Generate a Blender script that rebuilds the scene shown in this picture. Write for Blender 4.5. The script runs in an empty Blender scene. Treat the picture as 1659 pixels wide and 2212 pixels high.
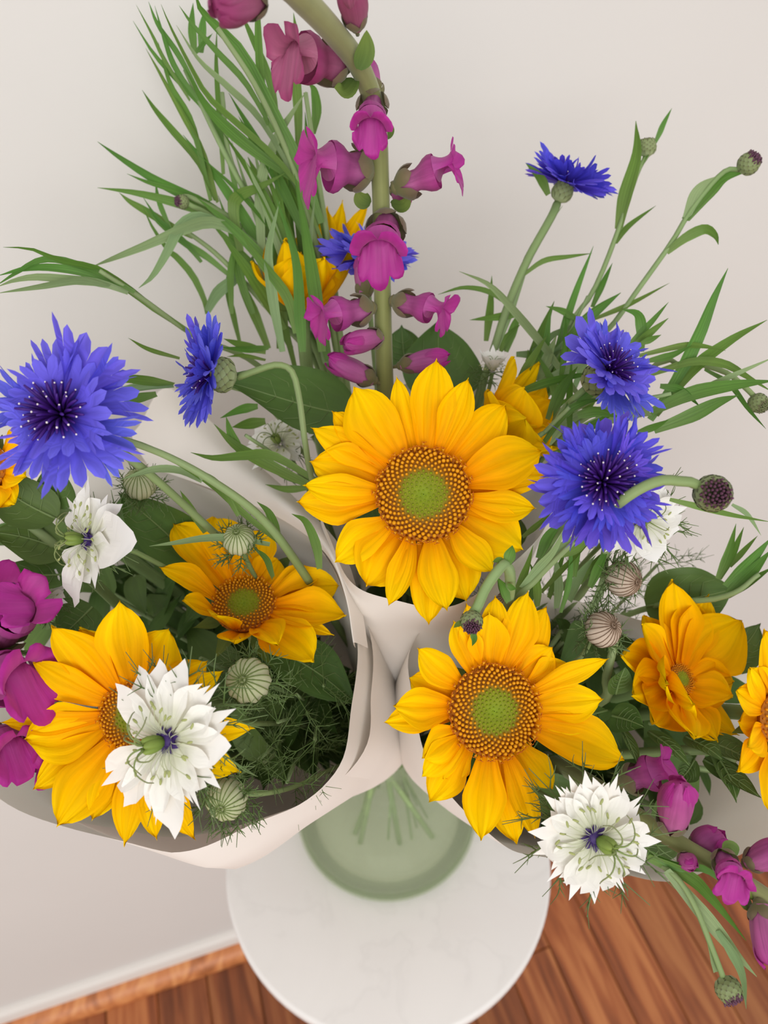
import bpy, math, random
import numpy as np
from mathutils import Vector

# ------------------------------------------------------------------ camera, world, lights
F_PX = 1580.0; W_PX, H_PX = 1659, 2212
PITCH = math.radians(42.0)
CAM = np.array([0.0, 0.0, 1.43])
scn = bpy.context.scene
COL = scn.collection
cam_d = bpy.data.cameras.new('camera'); cam = bpy.data.objects.new('camera', cam_d); COL.objects.link(cam)
cam.location = CAM; cam.rotation_euler = (math.pi/2 - PITCH, 0, 0)
cam_d.sensor_fit = 'VERTICAL'; cam_d.sensor_height = 36.0; cam_d.lens = F_PX/H_PX*36.0
cam_d.clip_start = 0.01
cam_d.dof.use_dof = True; cam_d.dof.focus_distance = 0.315; cam_d.dof.aperture_fstop = 10.0
scn.camera = cam
wd = bpy.data.worlds.new('soft_daylight'); scn.world = wd; wd.use_nodes = True
bg = wd.node_tree.nodes['Background']; bg.inputs[0].default_value = (1.0, 0.985, 0.968, 1); bg.inputs[1].default_value = 0.78
def area(name, loc, target, size, power, color):
    l = bpy.data.lights.new(name, 'AREA'); l.shape = 'RECTANGLE'; l.size, l.size_y = size; l.energy = power; l.color = color
    o = bpy.data.objects.new(name, l); COL.objects.link(o); o.location = loc
    o.rotation_euler = (Vector(target)-Vector(loc)).to_track_quat('-Z', 'Y').to_euler()
area('window_behind_camera_offscreen', (0.15, -2.2, 2.0), (0.05, 0.35, 0.9), (2.2, 1.6), 40, (1.0, 0.988, 0.97))
scn.view_settings.view_transform = 'Standard'; scn.view_settings.look = 'None'
scn.view_settings.exposure = 0.08; scn.view_settings.gamma = 1.0; scn.view_settings.use_curve_mapping = False

# ------------------------------------------------------------------ helpers
rnd = random.Random(7)
cR = np.array([1.0, 0, 0]); cU = np.array([0, math.sin(PITCH), math.cos(PITCH)]); cF = np.array([0, math.cos(PITCH), -math.sin(PITCH)])
def P(px, py, d): return CAM + (cR*((px-W_PX/2)/F_PX) + cU*((H_PX/2-py)/F_PX) + cF)*d
def nz(v):
    v = np.asarray(v, float); return v/max(np.linalg.norm(v), 1e-12)
def V(r, u, t): return nz(cR*r + cU*u - cF*t)
def on_plane(px, py, c, n):
    dr = P(px, py, 1.0)-CAM; return CAM + dr*(np.dot(c-CAM, n)/np.dot(dr, n))
def perp(n, ref=None):
    if ref is None: ref = np.array([0, 0, 1.0]) if abs(n[2]) < .9 else np.array([1.0, 0, 0])
    return nz(np.cross(n, ref))
def catmull(pts, n):
    p = np.asarray(pts, float)
    if len(p) == 2: t = np.linspace(0, 1, n)[:, None]; return p[0]*(1-t)+p[1]*t
    q = np.vstack([2*p[0]-p[1], p, 2*p[-1]-p[-2]]); out = []
    for s in np.linspace(0, len(p)-1, n):
        i = min(int(s), len(p)-2); t = s-i; a, b, c, d = q[i], q[i+1], q[i+2], q[i+3]
        out.append(.5*((2*b)+(c-a)*t+(2*a-5*b+4*c-d)*t*t+(3*b-a-3*c+d)*t**3))
    return np.array(out)
def closed_catmull(pts, n):
    p = np.asarray(pts, float); m = len(p); out = []
    for s in np.linspace(0, m, n, endpoint=False):
        i = int(s); t = s-i; a, b, c, d = p[(i-1) % m], p[i % m], p[(i+1) % m], p[(i+2) % m]
        out.append(.5*((2*b)+(c-a)*t+(2*a-5*b+4*c-d)*t*t+(3*b-a-3*c+d)*t**3))
    return np.array(out)
def bez(p, n):
    p = [np.asarray(a, float) for a in p]; t = np.linspace(0, 1, n)[:, None]
    if len(p) == 3: return p[0]*(1-t)**2+2*p[1]*t*(1-t)+p[2]*t*t
    return p[0]*(1-t)**3+3*p[1]*t*(1-t)**2+3*p[2]*t*t*(1-t)+p[3]*t**3

class MB:
    """collects grids, tubes and blobs of ONE part"""
    def __init__(s): s.v = []; s.f = []; s.uv = []; s.n = 0
    def raw(s, v, f, uv):
        s.v.append(np.asarray(v, float)); s.uv.append(np.asarray(uv, float))
        s.f += [tuple(i+s.n for i in q) for q in f]; s.n += len(v); return s
    def grid(s, G, wrap=False, cap=False):
        G = np.asarray(G, float); nu, nv = G.shape[:2]
        uu, vv = np.meshgrid(np.linspace(0, 1, nu), np.linspace(0, 1, nv), indexing='ij')
        f = []
        for i in range(nu-1):
            for j in range(nv if wrap else nv-1):
                k = (j+1) % nv; f.append((i*nv+j, i*nv+k, (i+1)*nv+k, (i+1)*nv+j))
        if cap: f.append(tuple(range((nu-1)*nv, nu*nv))); f.append(tuple(range(nv-1, -1, -1)))
        return s.raw(G.reshape(-1, 3), f, np.stack([vv, uu], -1).reshape(-1, 2))
    def tube(s, pts, r, k=6, cap=True):
        p = np.asarray(pts, float); m = len(p); r = np.broadcast_to(np.asarray(r, float), (m,))
        T = np.gradient(p, axis=0); a = perp(nz(T[0])); G = np.zeros((m, k, 3)); ang = np.arange(k)*2*math.pi/k
        for i in range(m):
            t = nz(T[i]); a = nz(a-t*np.dot(a, t)); b = np.cross(t, a)
            G[i] = p[i]+r[i]*(np.cos(ang)[:, None]*a+np.sin(ang)[:, None]*b)
        return s.grid(G, True, cap)
    def blob(s, c, rx, n=None, ry=None, k=6, m=4):
        n = np.array([0, 0, 1.0]) if n is None else n; ry = rx if ry is None else ry
        a = perp(n); b = np.cross(n, a); G = np.zeros((m+1, k, 3))
        for i in range(m+1):
            th = math.pi*(i/m) if 0 < i < m else (0.03 if i == 0 else math.pi-.03)
            for j in range(k):
                ph = 2*math.pi*j/k
                G[i, j] = c + n*ry*-math.cos(th) + (a*math.cos(ph)+b*math.sin(ph))*rx*math.sin(th)
        return s.grid(G, True)
    def obj(s, name, mat, parent=None, origin=None, stuff=False):
        v = np.vstack(s.v); uv = np.vstack(s.uv)
        o0 = np.zeros(3) if origin is None else np.asarray(origin, float)
        me = bpy.data.meshes.new(name); me.from_pydata((v-o0).tolist(), [], s.f); me.update()
        lay = me.uv_layers.new(name='UVMap'); idx = np.empty(len(me.loops), np.int32); me.loops.foreach_get('vertex_index', idx)
        lay.data.foreach_set('uv', uv[idx].ravel()); me.polygons.foreach_set('use_smooth', [True]*len(me.polygons))
        me.materials.append(mat)
        o = bpy.data.objects.new(name, me); COL.objects.link(o)
        if parent is not None: o.parent = parent
        if stuff: o['kind'] = 'stuff'
        return o

class Thing:
    def __init__(s, name, label, cat, origin, group=None):
        s.o = np.asarray(origin, float); e = bpy.data.objects.new(name, None); COL.objects.link(e)
        e.location = s.o; e.empty_display_size = .01; e['label'] = label; e['category'] = cat
        if group: e['group'] = group
        s.e = e
    def part(s, name, mb, mat, parent=None, stuff=False): return mb.obj(name, mat, parent or s.e, s.o, stuff)

def struct(o): o['kind'] = 'structure'; return o

# ------------------------------------------------------------------ materials
def ramp(nt, stops, interp='LINEAR'):
    r = nt.nodes.new('ShaderNodeValToRGB'); e = r.color_ramp.elements
    r.color_ramp.interpolation = interp
    while len(e) > 1: e.remove(e[-1])
    e[0].position = stops[0][0]; e[0].color = (*stops[0][1], 1)
    for p, c in stops[1:]:
        k = e.new(p); k.color = (*c, 1)
    return r
def srgb(r, g, b):
    f = lambda c: (c/255/12.92) if c/255 <= .04045 else ((c/255+.055)/1.055)**2.4
    return (f(r), f(g), f(b))
MATS = {}
def mat(name, stops, rough=.5, trans=0.0, streak=0.0, streak_n=14, noise=0.12, noise_scale=60, hue=0.0, bump=0.0, axis='y', spec=.3, sheen=0.0):
    m = bpy.data.materials.new(name); m.use_nodes = True; nt = m.node_tree; N = nt.nodes; L = nt.links; N.clear()
    out = N.new('ShaderNodeOutputMaterial'); pb = N.new('ShaderNodeBsdfPrincipled')
    pb.inputs['Roughness'].default_value = rough; pb.inputs['Specular IOR Level'].default_value = spec
    if sheen: pb.inputs['Sheen Weight'].default_value = sheen
    tc = N.new('ShaderNodeTexCoord'); sp = N.new('ShaderNodeSeparateXYZ'); L.new(tc.outputs['UV'], sp.inputs[0])
    if len(stops) == 1: stops = [(0, stops[0]), (1, stops[0])]
    r = ramp(nt, stops); L.new(sp.outputs['Y' if axis == 'y' else 'X'], r.inputs[0]); c = r.outputs[0]
    ns = N.new('ShaderNodeTexNoise'); ns.inputs['Scale'].default_value = noise_scale; ns.inputs['Detail'].default_value = 4
    L.new(tc.outputs['Object'], ns.inputs['Vector'])
    val = N.new('ShaderNodeMapRange'); val.inputs['To Min'].default_value = 1-noise*1.6; val.inputs['To Max'].default_value = 1+noise*1.6
    L.new(ns.outputs['Fac'], val.inputs['Value'])
    hs = N.new('ShaderNodeHueSaturation'); L.new(c, hs.inputs['Color']); L.new(val.outputs[0], hs.inputs['Value'])
    if hue:
        oi = N.new('ShaderNodeObjectInfo'); mr = N.new('ShaderNodeMapRange'); mr.inputs['To Min'].default_value = .5-hue; mr.inputs['To Max'].default_value = .5+hue
        L.new(oi.outputs['Random'], mr.inputs['Value']); L.new(mr.outputs[0], hs.inputs['Hue'])
    c = hs.outputs[0]; h = None
    if streak:
        cv = N.new('ShaderNodeCombineXYZ'); mu = N.new('ShaderNodeMath'); mu.operation = 'MULTIPLY'; mu.inputs[1].default_value = streak_n
        m2 = N.new('ShaderNodeMath'); m2.operation = 'MULTIPLY'; m2.inputs[1].default_value = .9
        L.new(sp.outputs['X'], mu.inputs[0]); L.new(sp.outputs['Y'], m2.inputs[0]); L.new(mu.outputs[0], cv.inputs[0]); L.new(m2.outputs[0], cv.inputs[1])
        oi = N.new('ShaderNodeObjectInfo'); m3 = N.new('ShaderNodeMath'); m3.operation = 'MULTIPLY'; m3.inputs[1].default_value = 40
        L.new(oi.outputs['Random'], m3.inputs[0]); L.new(m3.outputs[0], cv.inputs[2])
        n2 = N.new('ShaderNodeTexNoise'); n2.inputs['Scale'].default_value = 1.0; n2.inputs['Detail'].default_value = 3
        L.new(cv.outputs[0], n2.inputs['Vector'])
        mr = N.new('ShaderNodeMapRange'); mr.inputs['From Min'].default_value = .3; mr.inputs['From Max'].default_value = .7
        mr.inputs['To Min'].default_value = 1-streak; mr.inputs['To Max'].default_value = 1+streak*.5; L.new(n2.outputs['Fac'], mr.inputs['Value'])
        h2 = N.new('ShaderNodeHueSaturation'); L.new(c, h2.inputs['Color']); L.new(mr.outputs[0], h2.inputs['Value']); c = h2.outputs[0]; h = n2.outputs['Fac']
    L.new(c, pb.inputs['Base Color'])
    if bump:
        bp = N.new('ShaderNodeBump'); bp.inputs['Strength'].default_value = bump; bp.inputs['Distance'].default_value = .001
        L.new(h if h is not None else ns.outputs['Fac'], bp.inputs['Height']); L.new(bp.outputs[0], pb.inputs['Normal'])
    if trans:
        tr = N.new('ShaderNodeBsdfTranslucent'); L.new(c, tr.inputs['Color']); mx = N.new('ShaderNodeMixShader'); mx.inputs[0].default_value = trans
        L.new(pb.outputs[0], mx.inputs[1]); L.new(tr.outputs[0], mx.inputs[2]); L.new(mx.outputs[0], out.inputs[0])
    else: L.new(pb.outputs[0], out.inputs[0])
    MATS[name] = m; return m

M_PETAL = mat('sunflower_petal', [(0, srgb(244, 150, 0)), (.35, srgb(254, 182, 0)), (.75, srgb(255, 200, 0)), (1, srgb(255, 208, 0))], .6, .16, .20, 9, .06, 70, .006, .6, spec=.05)
M_DISC = mat('disc_base', [(0, srgb(120, 140, 20)), (.4, srgb(128, 128, 18)), (.62, srgb(150, 98, 14)), (1, srgb(172, 100, 8))], .7, 0, noise=.2, noise_scale=500)
M_FLOR_G = mat('green_floret', [srgb(148, 168, 30)], .5, .1, noise=.15, noise_scale=300)
M_FLOR_O = mat('orange_floret', [(0, srgb(196, 112, 8)), (1, srgb(244, 172, 20))], .5, .15, noise=.12, noise_scale=300)
M_ANTHER = mat('dark_anther', [srgb(196, 104, 10)], .6, 0)
M_BLUE = mat('cornflower_blue', [(0, srgb(78, 48, 160)), (.4, srgb(88, 78, 212)), (1, srgb(112, 108, 236))], .6, .25, .25, 12, .08, 90, .008, .3)
M_VIOLET = mat('cornflower_violet', [(0, srgb(72, 38, 150)), (.4, srgb(80, 60, 196)), (1, srgb(104, 90, 228))], .6, .25, .28, 12, .08, 90, .01, .3)
M_STAMEN = mat('purple_stamen', [(0, srgb(52, 16, 96)), (1, srgb(64, 24, 124))], .5)
M_POLLEN = mat('pollen', [srgb(236, 226, 226)], .6)
M_WHITE = mat('white_petal', [(0, srgb(186, 178, 190)), (.14, srgb(226, 228, 200)), (.45, srgb(246, 244, 236)), (1, srgb(250, 248, 246))], .55, .25, .06, 10, .03, 60, 0, .35)
M_NPURP = mat('dark_purple_heart', [srgb(66, 46, 104)], .5)
M_BOSS = mat('green_boss', [(0, srgb(84, 112, 40)), (1, srgb(132, 150, 70))], .5, noise=.2, noise_scale=200)
M_NSTYLE = mat('olive_style', [(0, srgb(128, 148, 84)), (1, srgb(124, 126, 84))], .5)
M_FILA = mat('pale_filament', [(0, srgb(176, 176, 176)), (.4, srgb(208, 212, 180)), (1, srgb(190, 196, 150))], .5, .2)
M_NANTH = mat('pale_anther', [srgb(160, 166, 104)], .6)
M_THREAD = mat('thread_leaf', [(0, srgb(96, 122, 62)), (1, srgb(110, 128, 84))], .6, .1, noise=.15)
M_POD = mat('pale_pod', [(0, srgb(176, 186, 136)), (.5, srgb(206, 208, 172)), (1, srgb(170, 178, 130))], .55, .15, noise=.12, noise_scale=120)
M_PODP = mat('blush_pod', [(0, srgb(190, 190, 150)), (.5, srgb(214, 198, 180)), (1, srgb(176, 150, 128))], .55, .15, noise=.14, noise_scale=120)
M_RIB = mat('pod_rib', [srgb(116, 92, 72)], .6)
M_RIBG = mat('pod_rib_green', [srgb(112, 128, 70)], .6)
M_SNAP = mat('snapdragon_magenta', [(0, srgb(196, 92, 166)), (.5, srgb(188, 58, 152)), (1, srgb(180, 40, 146))], .5, .3, .14, 10, .1, 90, .008, .45, sheen=.1)
M_SNAPT = mat('snapdragon_tube', [(0, srgb(200, 120, 170)), (1, srgb(178, 66, 146))], .5, .25, .2, 14, .1, 90, .008, .4)
M_SNAPD = mat('snapdragon_dusky', [(0, srgb(190, 116, 148)), (1, srgb(160, 60, 112))], .5, .25, .18, 12, .1, 90, .006, .4)
M_CALYX = mat('snapdragon_calyx', [(0, srgb(120, 124, 72)), (1, srgb(112, 92, 74))], .65, .1, noise=.15, noise_scale=150, sheen=.2)
M_SSTEM = mat('snapdragon_stem', [(0, srgb(118, 124, 66)), (1, srgb(146, 148, 98))], .6, 0, .2, 6, .12, 80, sheen=.25)
M_STEM = mat('green_stem', [(0, srgb(126, 148, 92)), (1, srgb(140, 160, 110))], .6, 0, .15, 5, .1, 60, .01)
M_GRASS = mat('narrow_leaf', [(0, srgb(122, 154, 84)), (.5, srgb(104, 146, 62)), (1, srgb(92, 134, 52))], .45, .35, .22, 10, .14, 40, .018, .3)
M_GRASSP = mat('narrow_leaf_pale', [(0, srgb(146, 172, 122)), (1, srgb(140, 166, 112))], .5, .25, .18, 10, .12, 40, .015, .3)
M_LEAF = mat('broad_leaf', [(0, srgb(92, 120, 58)), (1, srgb(80, 110, 50))], .5, .2, .12, 9, .14, 60, .012, .3)
M_VEIN = mat('leaf_vein', [srgb(122, 146, 88)], .5, .1)
M_BRACT = mat('green_bract', [(0, srgb(92, 120, 60)), (1, srgb(118, 140, 62))], .6, .2, .15, 8, .12, 60, .01, .2)
M_INVOL = mat('bud_scale', [(0, srgb(150, 162, 120)), (.7, srgb(128, 140, 92)), (1, srgb(96, 84, 66))], .6, 0, noise=.15, noise_scale=200)
M_BUDTIP = mat('bud_tip', [(0, srgb(112, 84, 92)), (1, srgb(92, 52, 76))], .6)
M_PAPER = mat('white_paper', [srgb(247, 241, 234)], .8, .14, noise=.03, noise_scale=12, bump=.05, spec=.15)

# ------------------------------------------------------------------ the room
WX, WY = 0.0, 0.537                       # a point of the wall line on the floor
WANG = math.radians(18.0); wd_ = np.array([math.cos(WANG), math.sin(WANG), 0]); wn = np.array([math.sin(WANG), -math.cos(WANG), 0])
W0 = np.array([WX, WY, 0.0])
def wall_pt(s, out, z): return W0 + wd_*s + wn*out + np.array([0, 0, z])
def wall_mat():
    m = bpy.data.materials.new('painted_wall'); m.use_nodes = True; nt = m.node_tree; pb = nt.nodes['Principled BSDF']
    pb.inputs['Roughness'].default_value = .75; pb.inputs['Specular IOR Level'].default_value = .2
    tc = nt.nodes.new('ShaderNodeTexCoord'); n1 = nt.nodes.new('ShaderNodeTexNoise'); n1.inputs['Scale'].default_value = 3; n1.inputs['Detail'].default_value = 6
    nt.links.new(tc.outputs['Object'], n1.inputs['Vector'])
    r = ramp(nt, [(.3, srgb(216, 213, 209)), (.7, srgb(220, 217, 213))]); nt.links.new(n1.outputs['Fac'], r.inputs[0]); nt.links.new(r.outputs[0], pb.inputs['Base Color'])
    n2 = nt.nodes.new('ShaderNodeTexNoise'); n2.inputs['Scale'].default_value = 160; nt.links.new(tc.outputs['Object'], n2.inputs['Vector'])
    b = nt.nodes.new('ShaderNodeBump'); b.inputs['Strength'].default_value = .05; b.inputs['Distance'].default_value = .001
    nt.links.new(n2.outputs['Fac'], b.inputs['Height']); nt.links.new(b.outputs[0], pb.inputs['Normal']); return m
def wood_mat(name, c1, c2, c3):
    m = bpy.data.materials.new(name); m.use_nodes = True; nt = m.node_tree; pb = nt.nodes['Principled BSDF']; L = nt.links
    pb.inputs['Roughness'].default_value = .42
    tc = nt.nodes.new('ShaderNodeTexCoord'); mp = nt.nodes.new('ShaderNodeMapping'); mp.inputs['Scale'].default_value = (30, 2.2, 30)
    oi = nt.nodes.new('ShaderNodeObjectInfo'); ad = nt.nodes.new('ShaderNodeVectorMath'); ad.operation = 'ADD'
    ml = nt.nodes.new('ShaderNodeMath'); ml.operation = 'MULTIPLY'; ml.inputs[1].default_value = 37
    L.new(oi.outputs['Random'], ml.inputs[0]); L.new(tc.outputs['Object'], ad.inputs[0]); L.new(ml.outputs[0], ad.inputs[1]); L.new(ad.outputs[0], mp.inputs['Vector'])
    n = nt.nodes.new('ShaderNodeTexNoise'); n.inputs['Scale'].default_value = 1.3; n.inputs['Detail'].default_value = 7; n.inputs['Distortion'].default_value = 1.1
    L.new(mp.outputs[0], n.inputs['Vector']); r = ramp(nt, [(.33, c1), (.5, c2), (.66, c3)]); L.new(n.outputs['Fac'], r.inputs[0])
    hs = nt.nodes.new('ShaderNodeHueSaturation'); mr = nt.nodes.new('ShaderNodeMapRange'); mr.inputs['To Min'].default_value = .74; mr.inputs['To Max'].default_value = 1.2
    L.new(oi.outputs['Random'], mr.inputs['Value']); L.new(mr.outputs[0], hs.inputs['Value']); L.new(r.outputs[0], hs.inputs['Color']); L.new(hs.outputs[0], pb.inputs['Base Color']); return m
M_WALL = wall_mat()
M_WOOD = wood_mat('oak_floor', srgb(108, 54, 24), srgb(150, 82, 42), srgb(178, 112, 64))
M_TRIMW = wood_mat('oak_trim', srgb(150, 88, 48), srgb(184, 114, 66), srgb(200, 136, 84))
M_BASE = mat('baseboard_paint', [srgb(224, 218, 212)], .5, 0, noise=.02, noise_scale=8)
def extrude_profile(prof, s0, s1, ns=2):
    """profile of (out, z) swept along the wall from s0 to s1"""
    return np.array([[wall_pt(s, o, z) for (o, z) in prof] for s in np.linspace(s0, s1, ns)])
mb = MB(); mb.grid(np.array([[wall_pt(s, 0, z) for z in (0, 2.6)] for s in (-2.2, 2.6)]))
struct(mb.obj('wall_back', M_WALL))
bb = [(0, .056), (.005, .056), (.0095, .053), (.012, .047), (.012, .012), (.012, 0)]
mb = MB(); mb.grid(extrude_profile(bb, -2.2, 2.6)); struct(mb.obj('baseboard_back', M_BASE))
qr = [(.012, .026)]+[(.012+.024*math.sin(a), .002+.024*math.cos(a)) for a in np.linspace(0, math.pi/2, 7)]+[(.036, 0)]
mb = MB(); mb.grid(extrude_profile(qr, -2.2, 2.6)); struct(mb.obj('trim_1', M_TRIMW))
# floor: a dark subfloor and one object for each plank, running out from the wall
mb = MB(); mb.grid(np.array([[wall_pt(s, o, -.004) for o in (0, 3.2)] for s in (-2.2, 2.6)]))
floor = struct(mb.obj('floor', mat('subfloor', [srgb(150, 92, 54)], .8)))
PW, PL = .083, 1.1
hx, hy, b = PW/2-.0006, PL/2-.0006, .0012
pv = [(-hx, -hy, -.003), (hx, -hy, -.003), (hx, hy, -.003), (-hx, hy, -.003), (-hx+b, -hy+b, 0), (hx-b, -hy+b, 0), (hx-b, hy-b, 0), (-hx+b, hy-b, 0)]
pm = bpy.data.meshes.new('plank'); pm.from_pydata(pv, [], [(4, 5, 6, 7), (0, 1, 5, 4), (1, 2, 6, 5), (2, 3, 7, 6), (3, 0, 4, 7)]); pm.materials.append(M_WOOD)
rk = random.Random(3)
for i in range(-13, 18):
    off = rk.uniform(0, PL)
    for j in range(3):
        c = wall_pt((i+.5)*PW, .012+j*PL+off-PL*.5, 0)
        o = bpy.data.objects.new('plank', pm); COL.objects.link(o); o.location = c; o.rotation_euler = (0, 0, WANG); o.parent = floor

# ------------------------------------------------------------------ side table
TZ = 1.43-.734; TC = np.array([.004, .317, TZ])
def lathe(prof, c, k=96):
    ang = np.arange(k)*2*math.pi/k
    return np.array([[c+np.array([r*math.cos(a), r*math.sin(a), z]) for a in ang] for (r, z) in prof])
def marble():
    m = bpy.data.materials.new('white_marble'); m.use_nodes = True; nt = m.node_tree; pb = nt.nodes['Principled BSDF']; L = nt.links
    pb.inputs['Roughness'].default_value = .35; pb.inputs['Specular IOR Level'].default_value = .35
    tc = nt.nodes.new('ShaderNodeTexCoord'); n = nt.nodes.new('ShaderNodeTexNoise'); n.inputs['Scale'].default_value = 7; n.inputs['Detail'].default_value = 8; n.inputs['Distortion'].default_value = 1.5
    L.new(tc.outputs['Object'], n.inputs['Vector'])
    r = ramp(nt, [(.3, srgb(226, 222, 219)), (.48, srgb(227, 224, 221)), (.5, srgb(224, 221, 218)), (.53, srgb(228, 225, 222)), (.8, srgb(232, 229, 226))])
    L.new(n.outputs['Fac'], r.inputs[0]); L.new(r.outputs[0], pb.inputs['Base Color']); return m
tb = Thing('side_table', 'small round white marble side table on thin dark legs beside the wall', 'table', (TC[0], TC[1], 0))
RT = .160
prof = [(.0005, 0), (RT*.5, 0), (RT-.004, 0), (RT-.002, -.0006), (RT-.0006, -.002), (RT, -.004), (RT, -.012), (RT-.0006, -.0144), (RT-.003, -.0158), (RT*.5, -.016), (.0005, -.016)]
mb = MB(); mb.grid(lathe(prof, TC), True); tb.part('tabletop', mb, marble())
M_LEG = mat('dark_leg', [srgb(70, 48, 30)], .5)
for a in (235, 305, 90):
    a = math.radians(a); dv = np.array([math.cos(a), math.sin(a), 0])
    mb = MB(); mb.tube(catmull([TC+dv*.10+np.array([0, 0, -.016]), TC+dv*.135-np.array([0, 0, TZ])], 8), np.linspace(.010, .0075, 8), 12); tb.part('leg', mb, M_LEG)

# ------------------------------------------------------------------ glass vase
VC = np.array([.003, .355, TZ])
def glass(name, tint, body, k_glass, k_body, ior=1.45, rough=.03):
    """pale tinted glass: clear transmission, a share of true refraction and a faint milky body"""
    m = bpy.data.materials.new(name); m.use_nodes = True; nt = m.node_tree; N = nt.nodes; L = nt.links; N.clear()
    out = N.new('ShaderNodeOutputMaterial'); g = N.new('ShaderNodeBsdfGlass'); g.inputs['Color'].default_value = (*tint, 1); g.inputs['Roughness'].default_value = rough; g.inputs['IOR'].default_value = ior
    t = N.new('ShaderNodeBsdfTransparent'); t.inputs['Color'].default_value = (*tint, 1)
    d = N.new('ShaderNodeBsdfTranslucent'); d.inputs['Color'].default_value = (*body, 1); d2 = N.new('ShaderNodeBsdfDiffuse'); d2.inputs['Color'].default_value = (*body, 1)
    m0 = N.new('ShaderNodeMixShader'); m0.inputs[0].default_value = .5; L.new(d.outputs[0], m0.inputs[1]); L.new(d2.outputs[0], m0.inputs[2])
    m1 = N.new('ShaderNodeMixShader'); m1.inputs[0].default_value = k_glass; L.new(t.outputs[0], m1.inputs[1]); L.new(g.outputs[0], m1.inputs[2])
    m2 = N.new('ShaderNodeMixShader'); m2.inputs[0].default_value = k_body; L.new(m1.outputs[0], m2.inputs[1]); L.new(m0.outputs[0], m2.inputs[2]); L.new(m2.outputs[0], out.inputs[0]); return m
vs = Thing('flask_vase', 'squat green glass flask vase of water standing on the white table', 'vase', VC)
vp_out = [(.0005, .0002), (.080, .0002), (.088, .002), (.0915, .007), (.092, .014), (.0905, .024), (.084, .037), (.070, .050), (.052, .060), (.040, .066), (.0345, .0705), (.034, .073), (.030, .076), (.0265, .082), (.0255, .100), (.026, .118), (.0285, .128), (.029, .131)]
vp_in = [(.0275, .131), (.0262, .126), (.0238, .116), (.0235, .104)]
mb = MB(); mb.grid(lathe(vp_out+vp_in, VC), True); vs.part('glass_body', mb, glass('green_glass', srgb(246, 249, 242), srgb(224, 228, 208), .12, .20))
wp = [(.072, .0095), (.0848, .012), (.0878, .0162), (.0868, .024), (.0808, .035), (.0675, .0469), (.055, .0545), (.0005, .0545)]
mb = MB(); mb.grid(lathe(wp, VC), True); vs.part('water', mb, glass('water', srgb(250, 252, 248), srgb(230, 232, 216), .06, .12, 1.33, 0))
mb = MB(); mb.grid(lathe([(.074, .0012), (.086, .0022), (.0890, .006), (.0885, .011), (.0850, .0095), (.074, .0085)], VC), True); vs.part('thick_base', mb, glass('thick_green_glass', srgb(226, 234, 216), srgb(176, 188, 154), .05, .40))
NECK = VC + np.array([0, 0, .131])

# ------------------------------------------------------------------ paper wraps (three cones out of the neck)
rp = random.Random(11)
class Cone:
    def __init__(s, rim_c, apex_px):
        s.c = P(*rim_c); s.a = P(*apex_px); s.ax = nz(s.c-s.a)
    def at(s, px, py, off=0.0): return on_plane(px, py, s.c+s.ax*off, s.ax)
CL = Cone((400, 1400, .365), (852, 1610, .655))
CR = Cone((1330, 1560, .365), (900, 1606, .655))
CC = Cone((930, 990, .385), (870, 1590, .665))
def wrap(name, label, cone, rim_px, lift=0.0, bulge=None, scale=1.0, r0=.013, rows=14, n=120, mat_=M_PAPER, wob=.0012):
    rim = closed_catmull([cone.at(x, y, lift) for (x, y) in rim_px], n); cen = rim.mean(0); rim = cen+(rim-cen)*scale
    a = perp(cone.ax); b = np.cross(cone.ax, a); G = []
    dirs = rim-cone.c; bot = []
    for i in range(n):
        d = dirs[i]-cone.ax*np.dot(dirs[i], cone.ax); bot.append(cone.a+nz(d)*r0)
    bot = np.array(bot)
    for k, u in enumerate(np.linspace(0, 1, rows)):
        row = bot*(1-u)+rim*u
        for i in range(n):
            d = nz(rim[i]-cen); e = 0.010*math.sin(math.pi*u)
            if bulge: e += bulge(i/n, u)
            e += wob*math.sin(i*2*math.pi/n*7+3*u)*u
            row[i] = row[i]+d*e
        G.append(row)
    return np.array(G), rim
t = Thing('wrapped_paper_cone', 'white paper wrap around the bouquet holding the drooping white love-in-a-mist', 'paper', CL.a)
RIML = [(330, 1012), (460, 1057), (600, 1117), (700, 1192), (748, 1290), (768, 1400), (765, 1520), (738, 1640), (650, 1728), (540, 1775), (420, 1808), (300, 1806), (150, 1780), (0, 1715), (-110, 1600), (-150, 1400), (-100, 1200), (30, 1070), (180, 1010)]
def bl(f, u):
    # the lower front of the wrap bellies out under its rim
    w = max(0, 1-abs(f-.55)/.16); return .019*w*math.exp(-((u-.86)/.12)**2)
G, rimL = wrap('l', '', CL, RIML, 0, bl); mb = MB(); mb.grid(G, True); t.part('paper_sheet', mb, M_PAPER)
RIML2 = [(330, 1000), (470, 1040), (610, 1095), (715, 1180), (772, 1290), (800, 1400), (806, 1500), (790, 1610), (690, 1715), (560, 1775), (420, 1800), (300, 1800), (150, 1775), (0, 1715), (-130, 1600), (-170, 1400), (-120, 1190), (20, 1050), (180, 1000)]
G, _ = wrap('l2', '', CL, RIML2, -.022, None, 1.0); mb = MB(); mb.grid(G, True); t.part('outer_sheet', mb, M_PAPER)
fa = catmull([CL.at(x, y) for x, y in [(322, 1008), (460, 1057), (600, 1117), (700, 1192), (748, 1290), (768, 1400)]], 40)
fb = catmull([CL.at(x, y, -.012) for x, y in [(296, 930), (362, 838), (505, 958), (640, 1078), (735, 1180), (778, 1300), (795, 1400)]], 40)
FG = []
for u in np.linspace(0, 1, 9): FG.append(fa*(1-u)+fb*u+CL.ax*(.010*math.sin(math.pi*u)))
mb = MB(); mb.grid(np.array(FG)); t.part('folded_corner', mb, M_PAPER)
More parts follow.
